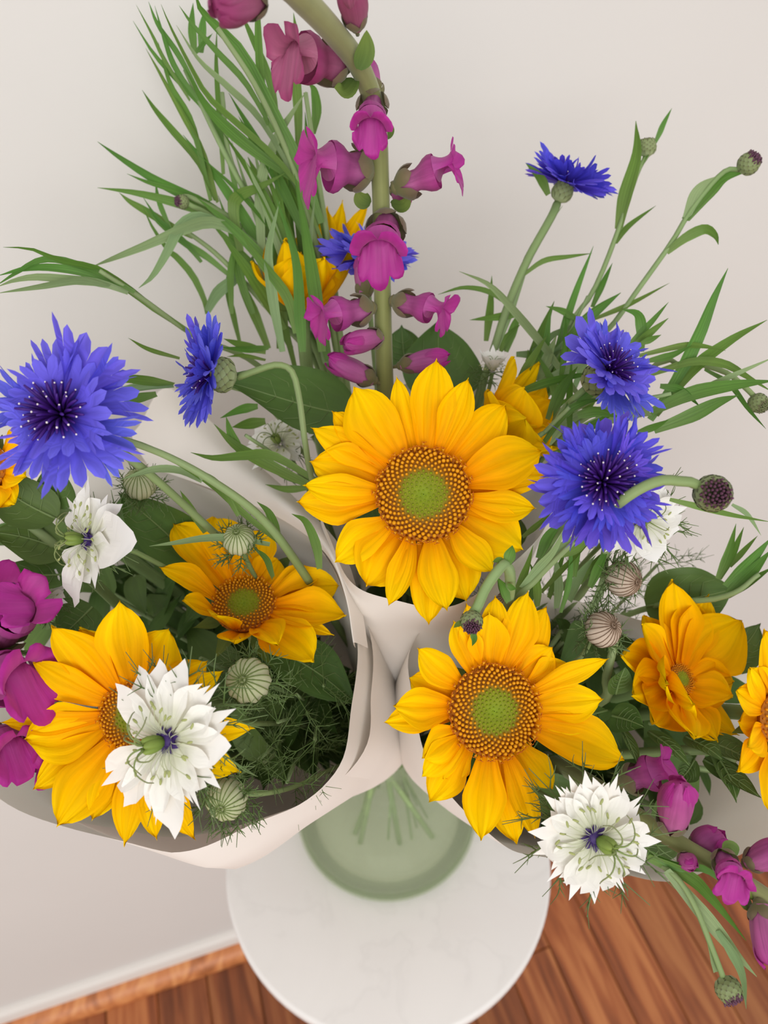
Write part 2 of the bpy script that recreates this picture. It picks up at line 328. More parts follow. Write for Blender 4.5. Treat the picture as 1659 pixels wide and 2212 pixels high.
t = Thing('wrapped_paper_cone', 'white paper wrap around the bouquet with the starry white flower at its edge', 'paper', CR.a)
RIMR = [(1040, 1292), (940, 1330), (893, 1400), (884, 1480), (905, 1590), (950, 1680), (1010, 1765), (1090, 1825), (1170, 1848), (1300, 1880), (1440, 1900), (1560, 1865), (1680, 1810), (1790, 1720), (1820, 1600), (1740, 1480), (1600, 1400), (1400, 1340), (1200, 1290)]
G, rimR = wrap('r', '', CR, RIMR, 0); mb = MB(); mb.grid(G, True); t.part('paper_sheet', mb, M_PAPER)
G, _ = wrap('r2', '', CR, RIMR, -.03, None, 1.0); mb = MB(); mb.grid(G, True); t.part('outer_sheet', mb, M_PAPER)
t = Thing('wrapped_paper_cone', 'white paper wrap under the largest sunflower at the heart of the arrangement', 'paper', CC.a)
RIMC = [(700, 1130), (740, 1230), (820, 1290), (930, 1310), (1040, 1280), (1130, 1190), (1195, 1105), (1190, 980), (1120, 880), (1000, 830), (860, 830), (740, 900), (690, 1010)]
G, rimC = wrap('c', '', CC, RIMC, 0, None, 1.0); mb = MB(); mb.grid(G, True); t.part('paper_sheet', mb, M_PAPER)

# ------------------------------------------------------------------ plant pieces
def blade(pts, w, prof='grass', nu=14, nv=3, fold=.25, roll=None, rng=rnd, twist=0.0):
    """a leaf: ribbon along 3-D points, half width w (metres)"""
    c = catmull(pts, nu); T = np.gradient(c, axis=0); G = np.zeros((nu, nv, 3)); roll = rng.uniform(-.9, .9) if roll is None else roll
    mid = c[len(c)//2]; view = nz(CAM-mid); s0 = None
    for i in range(nu):
        u = i/(nu-1); t = nz(T[i]); s = nz(np.cross(t, view)); k = np.cross(s, t); a = roll+twist*u
        sd = s*math.cos(a)+k*math.sin(a); up = np.cross(sd, t)
        if prof == 'grass': wu = w*(.55+.45*min(1, u*3))*max(0.03, (1-max(0, (u-.35)/.65)**1.6))
        elif prof == 'strap': wu = w*max(.04, min(1, .5+u*2)*(1-max(0, (u-.6)/.4)**2))
        else: wu = w*max(.02, math.sin(math.pi*min(1, (u*.97+.03)**.8))**.8)
        for j in range(nv):
            v = j/(nv-1)*2-1; G[i, j] = c[i]+sd*v*wu+up*fold*wu*(abs(v)**1.5)
    return G
def petal_grid(base, tip, n, hw, bulge=0., cup=.3, pleat=.08, ruf=.06, twist=0., seed=0, prof='ray', nu=14, nv=11, hook=0.):
    rg = random.Random(seed); base = np.asarray(base, float); tip = np.asarray(tip, float)
    Lx = np.linalg.norm(tip-base); C = bez([base, (base+tip)/2+n*bulge*Lx, tip], nu); T = np.gradient(C, axis=0); G = np.zeros((nu, nv, 3))
    ph = [rg.uniform(0, 6.3) for _ in range(5)]; bend = rg.uniform(-.06, .06)
    for i in range(nu):
        u = i/(nu-1); t = nz(T[i]); s = nz(np.cross(n, t)); up = np.cross(t, s); a = twist*u
        sd = s*math.cos(a)+up*math.sin(a); upp = np.cross(t, sd)
        if prof == 'ray':
            w = .36+.64*min(1, u/.5)**.9
            if u > .5: w *= max(.0, 1-((u-.5)/.5)**2.0)**.75
        elif prof == 'leaf': w = math.sin(math.pi*(u**.75*.94+.06))**.85 if u < .995 else 0
        elif prof == 'bract': w = (.5+.5*min(1, u/.25))*(1-max(0, (u-.25)/.75)**1.2)
        elif prof == 'claw': w = .12+.88*min(1, (u/.7))**1.3
        elif prof == 'round': w = (.55+.45*min(1, u/.5))*max(0, 1-((u-.45)/.56)**2*(u > .45))**.5
        w = max(w, .03)*hw; cc = C[i]+s*bend*Lx*math.sin(math.pi*u)+n*hook*Lx*max(0, u-.6)**2
        for j in range(nv):
            v = j/(nv-1)*2-1
            h = cup*w*(v*v-.35) + pleat*hw*math.cos(v*math.pi*2.6+ph[3])*min(1, 3*u)*(1-u*.6) + ruf*hw*u*u*math.sin(v*4+ph[0]+u*5)*abs(v) + ruf*.5*hw*math.sin(u*7+ph[1])*v
            edge = 1+.05*math.sin(u*9+ph[2]+(2 if v > 0 else 0))
            tl = Lx*.05*(u > .9)
            G[i, j] = cc+sd*v*w*edge+upp*h+t*tl*(1-abs(v))
    return G
def stem_route(p0, n0, cone, bend=.07, end=None, rg=rnd):
    """from a flower head down through its paper wrap and the vase neck into the water"""
    nk = NECK+np.array([rg.uniform(-.012, .012), rg.uniform(-.012, .012), -.01])
    ax = cone.ax if cone is not None else np.array([0, 0, 1.0]); a = cone.a if cone is not None else NECK
    up = bez([p0, p0-n0*bend, a+ax*.13+(p0-cone.c if cone is not None else p0-NECK-np.array([0, 0, .2]))*.12, nk], 18)
    g = VC+np.array([rg.uniform(-.045, .045), rg.uniform(-.045, .045), rg.uniform(.012, .03)])
    return np.vstack([up, np.array([nk*(1-u)+g*u for u in (.35, .7, 1)])])

def leaf_part(th, base, tip, n, hw, parent=None, bulge=.12, m=M_LEAF, seed=1, cup=.25):
    mb = MB(); G = petal_grid(base, tip, n, hw, bulge, cup, .05, .10, 0, seed, 'leaf', 16, 9); mb.grid(G); lf = th.part('leaf', mb, m, parent)
    mid = G[:, 4]; off = np.cross(np.gradient(G[:, 4], axis=0), G[:, 6]-G[:, 2]); off = -off/np.maximum(np.linalg.norm(off, axis=1, keepdims=True), 1e-9)
    if np.dot(off.mean(0), n) < 0: off = -off
    vb = MB(); vb.tube(mid[:-1]+off[:-1]*.0001, np.linspace(.0007, .0002, 15), 5)
    for i in (3, 5, 7, 9):
        for sg, jj in ((1, 8), (-1, 0)):
            q = [G[i, 4], G[min(i+1, 15), 4+2*sg], G[min(i+3, 15), 4+3*sg]]
            vb.tube(np.array(q)+off[i]*.00012, [.00028, .0002, .00012], 4)
    th.part('vein', vb, M_VEIN, lf); return lf

def sunflower(label, c_px, n_cam, disc_px, tips, cone, group=None, lift=.004, bulge=.10, seed=0, bracts=7, bract_len=1.5, leaves=(), N=300, petal_cup=.3, flat=.30, stem_w=.0034, pr=.13, wk=1.12):
    d = c_px[2]; c = P(*c_px); n = V(*n_cam); R = disc_px/F_PX*d; rg = random.Random(seed)
    th = Thing('sunflower', label, 'flower', c-n*.012, group); a = perp(n); b = np.cross(n, a); mp = M_PETAL
    # domed disc
    rows = np.linspace(.01, 1, 9); ang = np.arange(40)*2*math.pi/40
    hz = lambda q: R*flat*(math.sqrt(max(0, 1-(q*.92)**2))-.55) - R*.10*math.exp(-(q/.3)**2)
    G = np.array([[c+n*hz(q)+R*q*(a*math.cos(x)+b*math.sin(x)) for x in ang] for q in rows]); mb = MB(); mb.grid(G, True)
    G2 = np.array([[c+n*(hz(1)-z)+R*q*(a*math.cos(x)+b*math.sin(x)) for x in ang] for q, z in ((1, 0), (.9, .35*R), (.5, .6*R), (.16, .75*R))]); mb.grid(G2[::-1], True)
    th.part('disc', mb, M_DISC)
    gi, go, an = MB(), MB(), MB(); GA = math.pi*(3-math.sqrt(5))
    for i in range(N):
        q = math.sqrt((i+.5)/N); x = i*GA; rad = a*math.cos(x)+b*math.sin(x); p = c+R*q*rad+n*hz(q)
        if q < .5:
            s = R*(.016+.016*q/.5); gi.blob(p+n*s*.6, s, n, s*1.4, 5, 3)
        elif q < .9:
            s = R*(.030+.018*(q-.5)/.4)*rg.uniform(.9, 1.1); dv = nz(n+rad*.25); go.tube([p-dv*s*.6, p+dv*s*1.5], [s*.7, s*.85], 5, False); go.blob(p+dv*s*1.9, s*1.02, dv, s*1.0, 6, 4)
        else:
            s = R*.026; dv = nz(n+rad*rg.uniform(.1, .7)+np.cross(n, rad)*rg.uniform(-.4, .4)); e = p+dv*R*rg.uniform(.12, .2)
            go.tube([p, (p+e)/2, e], [s, s*.9, s*1.15], 5)
            t2 = np.cross(dv, rad)
            for sg in (-1, 1): an.tube(catmull([e, e+dv*s*1.6+t2*sg*s*1.2, e+dv*s*1.2+t2*sg*s*2.6], 5), np.linspace(s*.45, s*.25, 5), 4)
    th.part('inner_florets', gi, M_FLOR_G, stuff=True); th.part('outer_florets', go, M_FLOR_O, stuff=True); th.part('anther_curls', an, M_ANTHER, stuff=True)
    for k, tp in enumerate(tips):
        px, py, w = tp[:3]; lf = tp[4] if len(tp) > 4 else None
        if len(tp) > 3 and tp[3] is not None: tip = P(px, py, d+tp[3])
        else: tip = on_plane(px, py, c, n)+n*(lift+rg.uniform(-.003, .003))
        q = tip-c; q = nz(q-n*np.dot(q, n)); hw = w/2/F_PX*d*wk; lay = (k % 2)*.0022
        base = c+q*R*.93+n*(hz(1)-.0005-lay)
        tw = rg.uniform(-.25, .25) if lf is None else lf
        G = petal_grid(base, tip-n*lay, n, hw, bulge+rg.uniform(-.05, .05), petal_cup*rg.uniform(.4, 1.2), pr, .10, tw, seed*100+k, 'ray')
        mb = MB(); mb.grid(G); th.part('petal', mb, mp)
    for k in range(bracts):
        x = k*2*math.pi/bracts+rg.uniform(-.2, .2); rad = a*math.cos(x)+b*math.sin(x)
        base = c+rad*R*.8-n*R*.55; tip = c+rad*R*bract_len*rg.uniform(.85, 1.1)-n*R*rg.uniform(.5, .9)
        mb = MB(); mb.grid(petal_grid(base, tip, n, R*.28, -.15, .35, .05, .1, rg.uniform(-.4, .4), seed*77+k, 'bract', 12, 5)); th.part('bract', mb, M_BRACT)
    rt = stem_route(c-n*R*.6, n, cone, rg=rg); mb = MB(); mb.tube(rt, np.linspace(stem_w*1.15, stem_w*.8, len(rt)), 9); th.part('stem', mb, M_STEM)
    for k, (bp, tp, w, nc) in enumerate(leaves):
        leaf_part(th, P(*bp), P(*tp), V(*nc), w/2/F_PX*bp[2], seed=seed*31+k)
    return th

def lobed_floret(mb, base, axis, up, L, open_r, lobes, spread=2.5, u0=.5, rng=rnd, curl=.3, flat=.42):
    """trumpet floret: tube that opens into separate pointed lobes"""
    a = nz(axis); s = nz(np.cross(a, up)); b = np.cross(s, a); nv = lobes*2+1; rows = 5; G = np.zeros((rows, nv, 3))
    ph = np.linspace(-spread, spread, nv)
    rad = lambda u: L*(.03+open_r*u**1.25)
    for i in range(rows):
        u = u0*i/(rows-1)
        for j in range(nv): G[i, j] = base+a*L*u+rad(u)*(math.sin(ph[j])*s-math.cos(ph[j])*b*flat)
    k0 = mb.n; v = G.reshape(-1, 3).tolist(); uv = [[j/(nv-1), u0*i/(rows-1)] for i in range(rows) for j in range(nv)]
    f = [(i*nv+j, i*nv+j+1, (i+1)*nv+j+1, (i+1)*nv+j) for i in range(rows-1) for j in range(nv-1)]
    for l in range(lobes):
        j0 = 2*l; e = [(rows-1)*nv+j0, (rows-1)*nv+j0+1, (rows-1)*nv+j0+2]; pm_ = ph[j0+1]; hw_ = (ph[1]-ph[0])
        ll = rng.uniform(.82, 1.1); prev = e
        for u, wf in ((u0+(1-u0)*.42, .96), (u0+(1-u0)*.78, .62)):
            uu = u0+(u-u0)*ll; new = []
            for q in (-1, 0, 1):
                x = pm_+q*hw_*wf; r_ = rad(uu)*(1+curl*(uu-u0)); v.append((base+a*L*uu+r_*(math.sin(x)*s-math.cos(x)*b*flat)+b*(.02*L*(q == 0))).tolist()); uv.append([.5+.08*q, uu]); new.append(len(v)-1)
            f += [(prev[0], prev[1], new[1], new[0]), (prev[1], prev[2], new[2], new[1])]; prev = new
        uu = u0+(1-u0)*ll; r_ = rad(uu)*(1+curl*(uu-u0)); v.append((base+a*L*uu+r_*(math.sin(pm_)*s-math.cos(pm_)*b*flat)).tolist()); uv.append([.5, 1]); q = len(v)-1
        f += [(prev[0], prev[1], q), (prev[1], prev[2], q)]
    mb.raw(v, f, uv)

def involucre(th, c, n, R, H, rows=6, k=11, name='flower_base', tipmat=None):
    mb = MB(); a = perp(n); b = np.cross(n, a)
    pr = [(.25, 0), (.75, .12), (1, .38), (.98, .6), (.8, .85), (.62, 1)]
    G = np.array([[c-n*H*(1-z)+R*r*(a*math.cos(x)+b*math.sin(x)) for x in np.arange(14)*2*math.pi/14] for r, z in pr]); mb.grid(G, True)
    o = th.part(name, mb, M_INVOL); sc = MB()
    f = lambda z: np.interp(z, [p[1] for p in pr], [p[0] for p in pr])
    for i in range(rows):
        z0 = i/rows*.85; z1 = min(1.08, z0+.34)
        for j in range(k):
            x = (j+.5*(i % 2))*2*math.pi/k; rad = a*math.cos(x)+b*math.sin(x); tg = np.cross(n, rad)
            p0 = c-n*H*(1-z0)+rad*R*(f(z0)*1.02+.01); p1 = c-n*H*(1-z1)+rad*R*(f(min(1, z1))*1.08+.03); pm_ = (p0+p1)/2+rad*R*.06; w = R*.27*f((z0+min(1, z1))/2)
            sc.raw([p0-tg*w*.7, p0+tg*w*.7, pm_-tg*w, pm_+tg*w, p1], [(0, 1, 3, 2), (2, 3, 4)], [[0, 0], [1, 0], [0, .55], [1, .55], [.5, 1]])
    th.part('scales', sc, M_INVOL, o, stuff=True); return o

def cornflower(label, c_px, n_cam, r_px, cone, n_out=12, n_in=8, seed=0, group='cornflowers in bloom', mat_=M_BLUE, el=.35, stem_pts=None, stamens=46, stem_w=.0016, lobes=6, pollen=30, base_h=.55, base_r=.26):
    d = c_px[2]; c = P(*c_px); n = V(*n_cam); R = r_px/F_PX*d; rg = random.Random(seed); a = perp(n); b = np.cross(n, a)
    th = Thing('cornflower', label, 'flower', c-n*R*.6, group)
    for ring, (cnt, Lf, e0) in enumerate(((n_out, 1.0, el), (n_in, .74, el+.42))):
        for k in range(cnt):
            x = (k+.5*ring)*2*math.pi/cnt+rg.uniform(-.16, .16); rad = a*math.cos(x)+b*math.sin(x); e = e0+rg.uniform(-.22, .22)
            ax = rad*math.cos(e)+n*math.sin(e); up = n*math.cos(e)-rad*math.sin(e); mb = MB(); L_ = R*Lf*rg.uniform(.86, 1.08)
            tw = rg.uniform(-.5, .5); up = nz(up*math.cos(tw)+np.cross(ax, up)*math.sin(tw))
            lobed_floret(mb, c+rad*R*.08, ax, up, L_, rg.uniform(.50, .66), lobes+rg.choice((-1, 0, 1)), rg.uniform(1.4, 1.9), rg.uniform(.60, .70), rg); th.part('ray_floret', mb, mat_)
    st, pl = MB(), MB()
    for k in range(stamens):
        q = math.sqrt((k+.5)/stamens); x = k*2.39996; rad = a*math.cos(x)+b*math.sin(x); dv = nz(n+rad*(q*1.15)); l = R*rg.uniform(.36, .52)
        p = [c+rad*R*.12*q, c+rad*R*.12*q+dv*l*.6, c+rad*R*.12*q+nz(dv+rad*.3*q)*l]; st.tube(catmull(p, 5), [R*.018, R*.02, R*.024, R*.024, R*.014], 5)
        if k % 2 == 0 or pollen > 40: 
            if len(pl.v) < pollen: pl.blob(np.asarray(p[-1])+n*R*.01, R*.014*rg.uniform(.7, 1.3), None, None, 5, 3)
    th.part('stamens', st, M_STAMEN, stuff=True); th.part('pollen', pl, M_POLLEN, stuff=True)
    involucre(th, c+n*R*.04, n, R*base_r, R*base_h)
    if stem_pts: rt = catmull([c-n*R*base_h]+[P(*p) for p in stem_pts], 20)
    else: rt = stem_route(c-n*R*base_h, n, cone, .05, rg=rg)
    mb = MB(); mb.tube(rt, np.linspace(stem_w, stem_w*.9, len(rt)), 7); th.part('stem', mb, M_STEM); return th

def bud(label, c_px, n_cam, r_px, stem_pts, seed=0, purple=True, stem_w=.0013, leaves=(), group='cornflower buds', cone=None):
    d = c_px[2]; c = P(*c_px); n = V(*n_cam); R = r_px/F_PX*d; rg = random.Random(seed)
    th = Thing('cornflower_bud', label, 'flower bud', c-n*R, group)
    involucre(th, c+n*R*.75, n, R, R*1.9, 7, 10, 'bud_body')
    fr = MB(); a = perp(n); b = np.cross(n, a)
    for k in range(52):
        q = math.sqrt((k+.5)/52); x = k*2.39996; rad = a*math.cos(x)+b*math.sin(x); p = c+n*R*(.66-.22*q)+rad*R*.80*q
        dv = nz(n+rad*.35*q); l = R*rg.uniform(.22, .40); fr.tube([p, p+dv*l*.6, p+dv*l], [R*.09, R*.10, R*.05], 5)
    th.part('petal_tips', fr, M_BUDTIP if purple else M_INVOL, stuff=True)
    rt = catmull([c-n*R*1.0]+[P(*p) for p in stem_pts], 20); mb = MB(); mb.tube(rt, np.linspace(stem_w, stem_w*1.15, 20), 7); th.part('stem', mb, M_STEM)
    for l in leaves: add_blade(th, *l)
    return th

def add_blade(th, pts, w, d0, d1, m=None, parent=None, prof='grass', roll=None):
    """leaf blade from pixel points; depth runs from d0 at its base to d1 at its tip"""
    if isinstance(m, bool): m = M_GRASSP if m else M_GRASS
    k = len(pts); q = [P(x, y, d0+(d1-d0)*i/(k-1)) for i, (x, y) in enumerate(pts)]
    mb = MB(); mb.grid(blade(q, w/2/F_PX*(d0+d1)/2*1.5, prof, roll=roll)); return th.part('leaf', mb, m or M_GRASS, parent)

def threads(mb, base, dirs, L, rg, r=.00024, depth=2, fork=3):
    """thread-like forked bracts of love-in-a-mist"""
    for dv in dirs:
        side = perp(nz(dv), np.array([rg.uniform(-1, 1), rg.uniform(-1, 1), rg.uniform(-1, 1)]))
        p = [base, base+dv*L*.5+side*L*rg.uniform(-.08, .08), base+dv*L+side*L*rg.uniform(-.2, .2)]; c = catmull(p, 7); mb.tube(c, np.linspace(r*1.3, r*.45, 7), 3, False)
        if depth:
            for k in range(fork):
                i = 2+k*4//max(1, fork); i = min(i, 5); b0 = c[i]
                for sg in (-1, 1):
                    nd = nz(nz(dv)*.75+sg*np.cross(nz(dv), side)*rg.uniform(.5, .9)+side*rg.uniform(-.5, .5)); threads(mb, b0, [nd], L*rg.uniform(.28, .42), rg, r*.8, depth-1, 1)

def toothed_petal(base, tip, n, hw, rg, teeth=4, bulge=.1, cup=.35, u0=.66):
    """petal of love-in-a-mist: narrow claw, broad blade, torn pointed tip"""
    mb = MB(); teeth = teeth*2+1; wl = [1.0 if l == teeth//2 else rg.uniform(.45, .95) for l in range(teeth)]; nv = teeth*2+1; base = np.asarray(base); L = np.linalg.norm(tip-base); C = bez([base, (base+tip)/2+n*bulge*L, tip], 25); T = np.gradient(C, axis=0)
    prof = lambda u: .12+.88*min(1, max(0, u/.5))**1.1 if u < .5 else 1-.30*((u-.5)/.5)**1.3
    def pt(u, v):
        i = min(24, int(u*24)); fr = u*24-i; p = C[i] if i >= 24 else C[i]*(1-fr)+C[i+1]*fr; t = nz(T[i]); s = nz(np.cross(n, t)); up = np.cross(t, s); w = hw*prof(min(1, u))
        return p+s*v*w+up*(cup*w*(v*v-.3)+.05*hw*math.cos(v*7)*min(1, 2*u))+t*max(0, u-1)*L
    rows = 8; v = []; uv = []; f = []
    for i in range(rows):
        u = u0*i/(rows-1)
        for j in range(nv): v.append(pt(u, j/(nv-1)*2-1)); uv.append([j/(nv-1), u])
    f = [(i*nv+j, i*nv+j+1, (i+1)*nv+j+1, (i+1)*nv+j) for i in range(rows-1) for j in range(nv-1)]
    for l in range(teeth):
        j0 = 2*l; prev = [(rows-1)*nv+j0+q for q in range(3)]; vm = (j0+1)/(nv-1)*2-1; dv = 1/(nv-1)*2
        top = u0+(1-u0)*(1.05-.50*abs(vm)**1.2)*wl[l]
        for q, wf in ((.4, .92), (.75, .42)):
            u = u0+(top-u0)*q; new = []
            for x in (-1, 0, 1): v.append(pt(u, vm*(1-.25*q)+x*dv*wf)); uv.append([.5, u]); new.append(len(v)-1)
            f += [(prev[0], prev[1], new[1], new[0]), (prev[1], prev[2], new[2], new[1])]; prev = new
        v.append(pt(top, vm*.72)); uv.append([.5, 1]); q = len(v)-1; f += [(prev[0], prev[1], q), (prev[1], prev[2], q)]
    mb.raw(v, f, uv); return mb

def nigella(label, c_px, n_cam, r_px, cone, tips=None, npet=11, seed=0, boss=1.0, thr=9, thr_len=1.25, group='white love-in-a-mist flowers', stem_pts=None, el=.12, heart=True, wide=.40, boss_dir=None):
    d = c_px[2]; c = P(*c_px); n = V(*n_cam); R = r_px/F_PX*d; rg = random.Random(seed); a = perp(n); b = np.cross(n, a)
    th = Thing('love_in_a_mist', label, 'flower', c-n*R*.25, group)
    if tips is None: tips = [(k*2*math.pi/npet+rg.uniform(-.15, .15), rg.uniform(.88, 1.08)) for k in range(npet)]
    for k, tp in enumerate(tips):
        if len(tp) == 2:
            x, l = tp; rad = a*math.cos(x)+b*math.sin(x); tip = c+rad*R*l*math.cos(el)+n*R*(math.sin(el)*l+rg.uniform(-.1, .1)); hw = R*wide*rg.uniform(.8, 1.0)
        else:
            tip = on_plane(tp[0], tp[1], c, n)+n*R*rg.uniform(0, .16); hw = tp[2]/2/F_PX*d*1.2
        q = tip-c; q = nz(q-n*np.dot(q, n)); th.part('petal', toothed_petal(c+q*R*.06-n*.0012*(k % 2), tip, n, hw, rg, rg.choice((0, 1, 1, 2)), rg.uniform(.02, .12), u0=rg.uniform(.56, .66)), M_WHITE)
    bd = n if boss_dir is None else V(*boss_dir)
    if heart:
        hp = MB()
        for k in range(8):
            x = k*math.pi/4; rad = a*math.cos(x)+b*math.sin(x); hp.grid(petal_grid(c+n*R*.02, c+rad*R*.22+n*R*.05, n, R*.06, .2, .3, 0, 0, 0, k, 'leaf', 6, 3)); 
            hp.tube([c+rad*R*.06+n*R*.02, c+rad*R*.12+n*R*.11], [R*.04, R*.02], 5)
        hp.blob(c+n*R*.03, R*.13, n, R*.07, 10, 5); th.part('purple_heart', hp, M_NPURP)
    bs = MB(); bc = c+bd*R*.24*boss
    for k in range(5):
        x = k*2*math.pi/5; rad = nz(np.cross(bd, perp(bd))*math.cos(x)+perp(bd)*math.sin(x)); bs.blob(bc+rad*R*.055*boss, R*.075*boss, nz(bd+rad*.2), R*.17*boss, 8, 6)
    o = th.part('ovary', bs, M_BOSS); sty = MB()
    for k in range(6):
        x = k*2*math.pi/6+.3; rad = nz(np.cross(bd, perp(bd))*math.cos(x)+perp(bd)*math.sin(x)); t2 = np.cross(bd, rad); p0 = bc+bd*R*.15*boss+rad*R*.05
        pts = [p0, p0+bd*R*.12+rad*R*.10, p0+bd*R*.16+rad*R*.26+t2*R*.04, p0+bd*R*.06+rad*R*.40+t2*R*.12, p0-bd*R*.02+rad*R*.42+t2*R*.24]
        sty.tube(catmull(pts, 12), np.linspace(R*.016, R*.008, 12), 5)
    th.part('styles', sty, M_NSTYLE, o, stuff=True)
    fl, an = MB(), MB()
    for k in range(24):
        x = k*2.39996; q = rg.uniform(.38, .62); rad = a*math.cos(x)+b*math.sin(x); e = c+rad*R*q+n*R*rg.uniform(.1, .3)
        pts = catmull([c+n*R*.05+rad*R*.07, c+rad*R*q*.55+n*R*.26, e], 7); fl.tube(pts, R*.006, 4); an.blob(e, R*.022, nz(rad+np.cross(n, rad)*rg.uniform(-1, 1)), R*.055, 6, 4)
    th.part('filaments', fl, M_FILA, stuff=True); th.part('anthers', an, M_NANTH, stuff=True)
    if thr:
        tm = MB(); dirs = []
        for k in range(thr):
            x = k*2*math.pi/thr+rg.uniform(-.2, .2); rad = a*math.cos(x)+b*math.sin(x); dirs.append(nz(rad+n*rg.uniform(-.35, .05)))
        threads(tm, c-n*R*.12, dirs, R*thr_len, rg, .00036, 2, 3); th.part('thread_bracts', tm, M_THREAD, stuff=True)
    rt = catmull([c-n*R*.1]+[P(*p) for p in stem_pts], 18) if stem_pts else stem_route(c-n*R*.1, n, cone, .05, rg=rg)
    mb = MB(); mb.tube(rt, .0012, 6); th.part('stem', mb, M_STEM); return th

def pod(label, c_px, n_cam, r_px, cone=None, stem_pts=None, seed=0, blush=False, thr=12, thr_len=1.7, ribs=10, group='love-in-a-mist buds'):
    d = c_px[2]; c = P(*c_px); n = V(*n_cam); R = r_px/F_PX*d; rg = random.Random(seed); a = perp(n); b = np.cross(n, a)
    th = Thing('love_in_a_mist_bud', label, 'flower bud', c-n*R, group); k = ribs*4; G = np.zeros((12, k, 3))
    pos = lambda th_, ph, s=1.0: c+n*R*-math.cos(th_)*1.02+(a*math.cos(ph+.12*th_)+b*math.sin(ph+.12*th_))*R*math.sin(th_)*s
    for i in range(12):
        t_ = .02+(math.pi-.04)*i/11
        for j in range(k): G[i, j] = pos(t_, 2*math.pi*j/k, 1+.05*math.cos(j*math.pi/2))
    mb = MB(); mb.grid(G, True); o = th.part('bud_body', mb, M_PODP if blush else M_POD)
    rb = MB()
    for j in range(ribs):
        for off in (.25, .75): rb.tube([pos(t_, 2*math.pi*(j+off)/ribs, 1.02) for t_ in np.linspace(.35, math.pi-.15, 9)], R*np.linspace(.012, .035, 9), 4)
    th.part('ribs', rb, M_RIB if blush else M_RIBG, o, stuff=True)
    tip = MB()
    for j in range(5):
        x = j*2*math.pi/5; rad = a*math.cos(x)+b*math.sin(x); tip.tube(catmull([c+n*R*.97, c+n*R*1.12+rad*R*.12, c+n*R*1.1+rad*R*.35], 6), np.linspace(R*.04, R*.012, 6), 4)
    th.part('tip', tip, M_RIB if blush else M_RIBG, o)
    tm = MB(); dirs = []
    for q in range(thr):
        x = q*2*math.pi/thr+rg.uniform(-.25, .25); rad = a*math.cos(x)+b*math.sin(x); dirs.append(nz(rad*rg.uniform(.6, 1)+n*rg.uniform(.1, .8)))
    threads(tm, c-n*R*1.02, dirs, R*thr_len*1.35, rg, .00036, 2, 3); th.part('thread_bracts', tm, M_THREAD, stuff=True)
    rt = catmull([c-n*R*.95]+[P(*p) for p in stem_pts], 16) if stem_pts else stem_route(c-n*R*.95, n, cone, .05, rg=rg)
    mb = MB(); mb.tube(rt, .0012, 6); th.part('stem', mb, M_STEM); return th

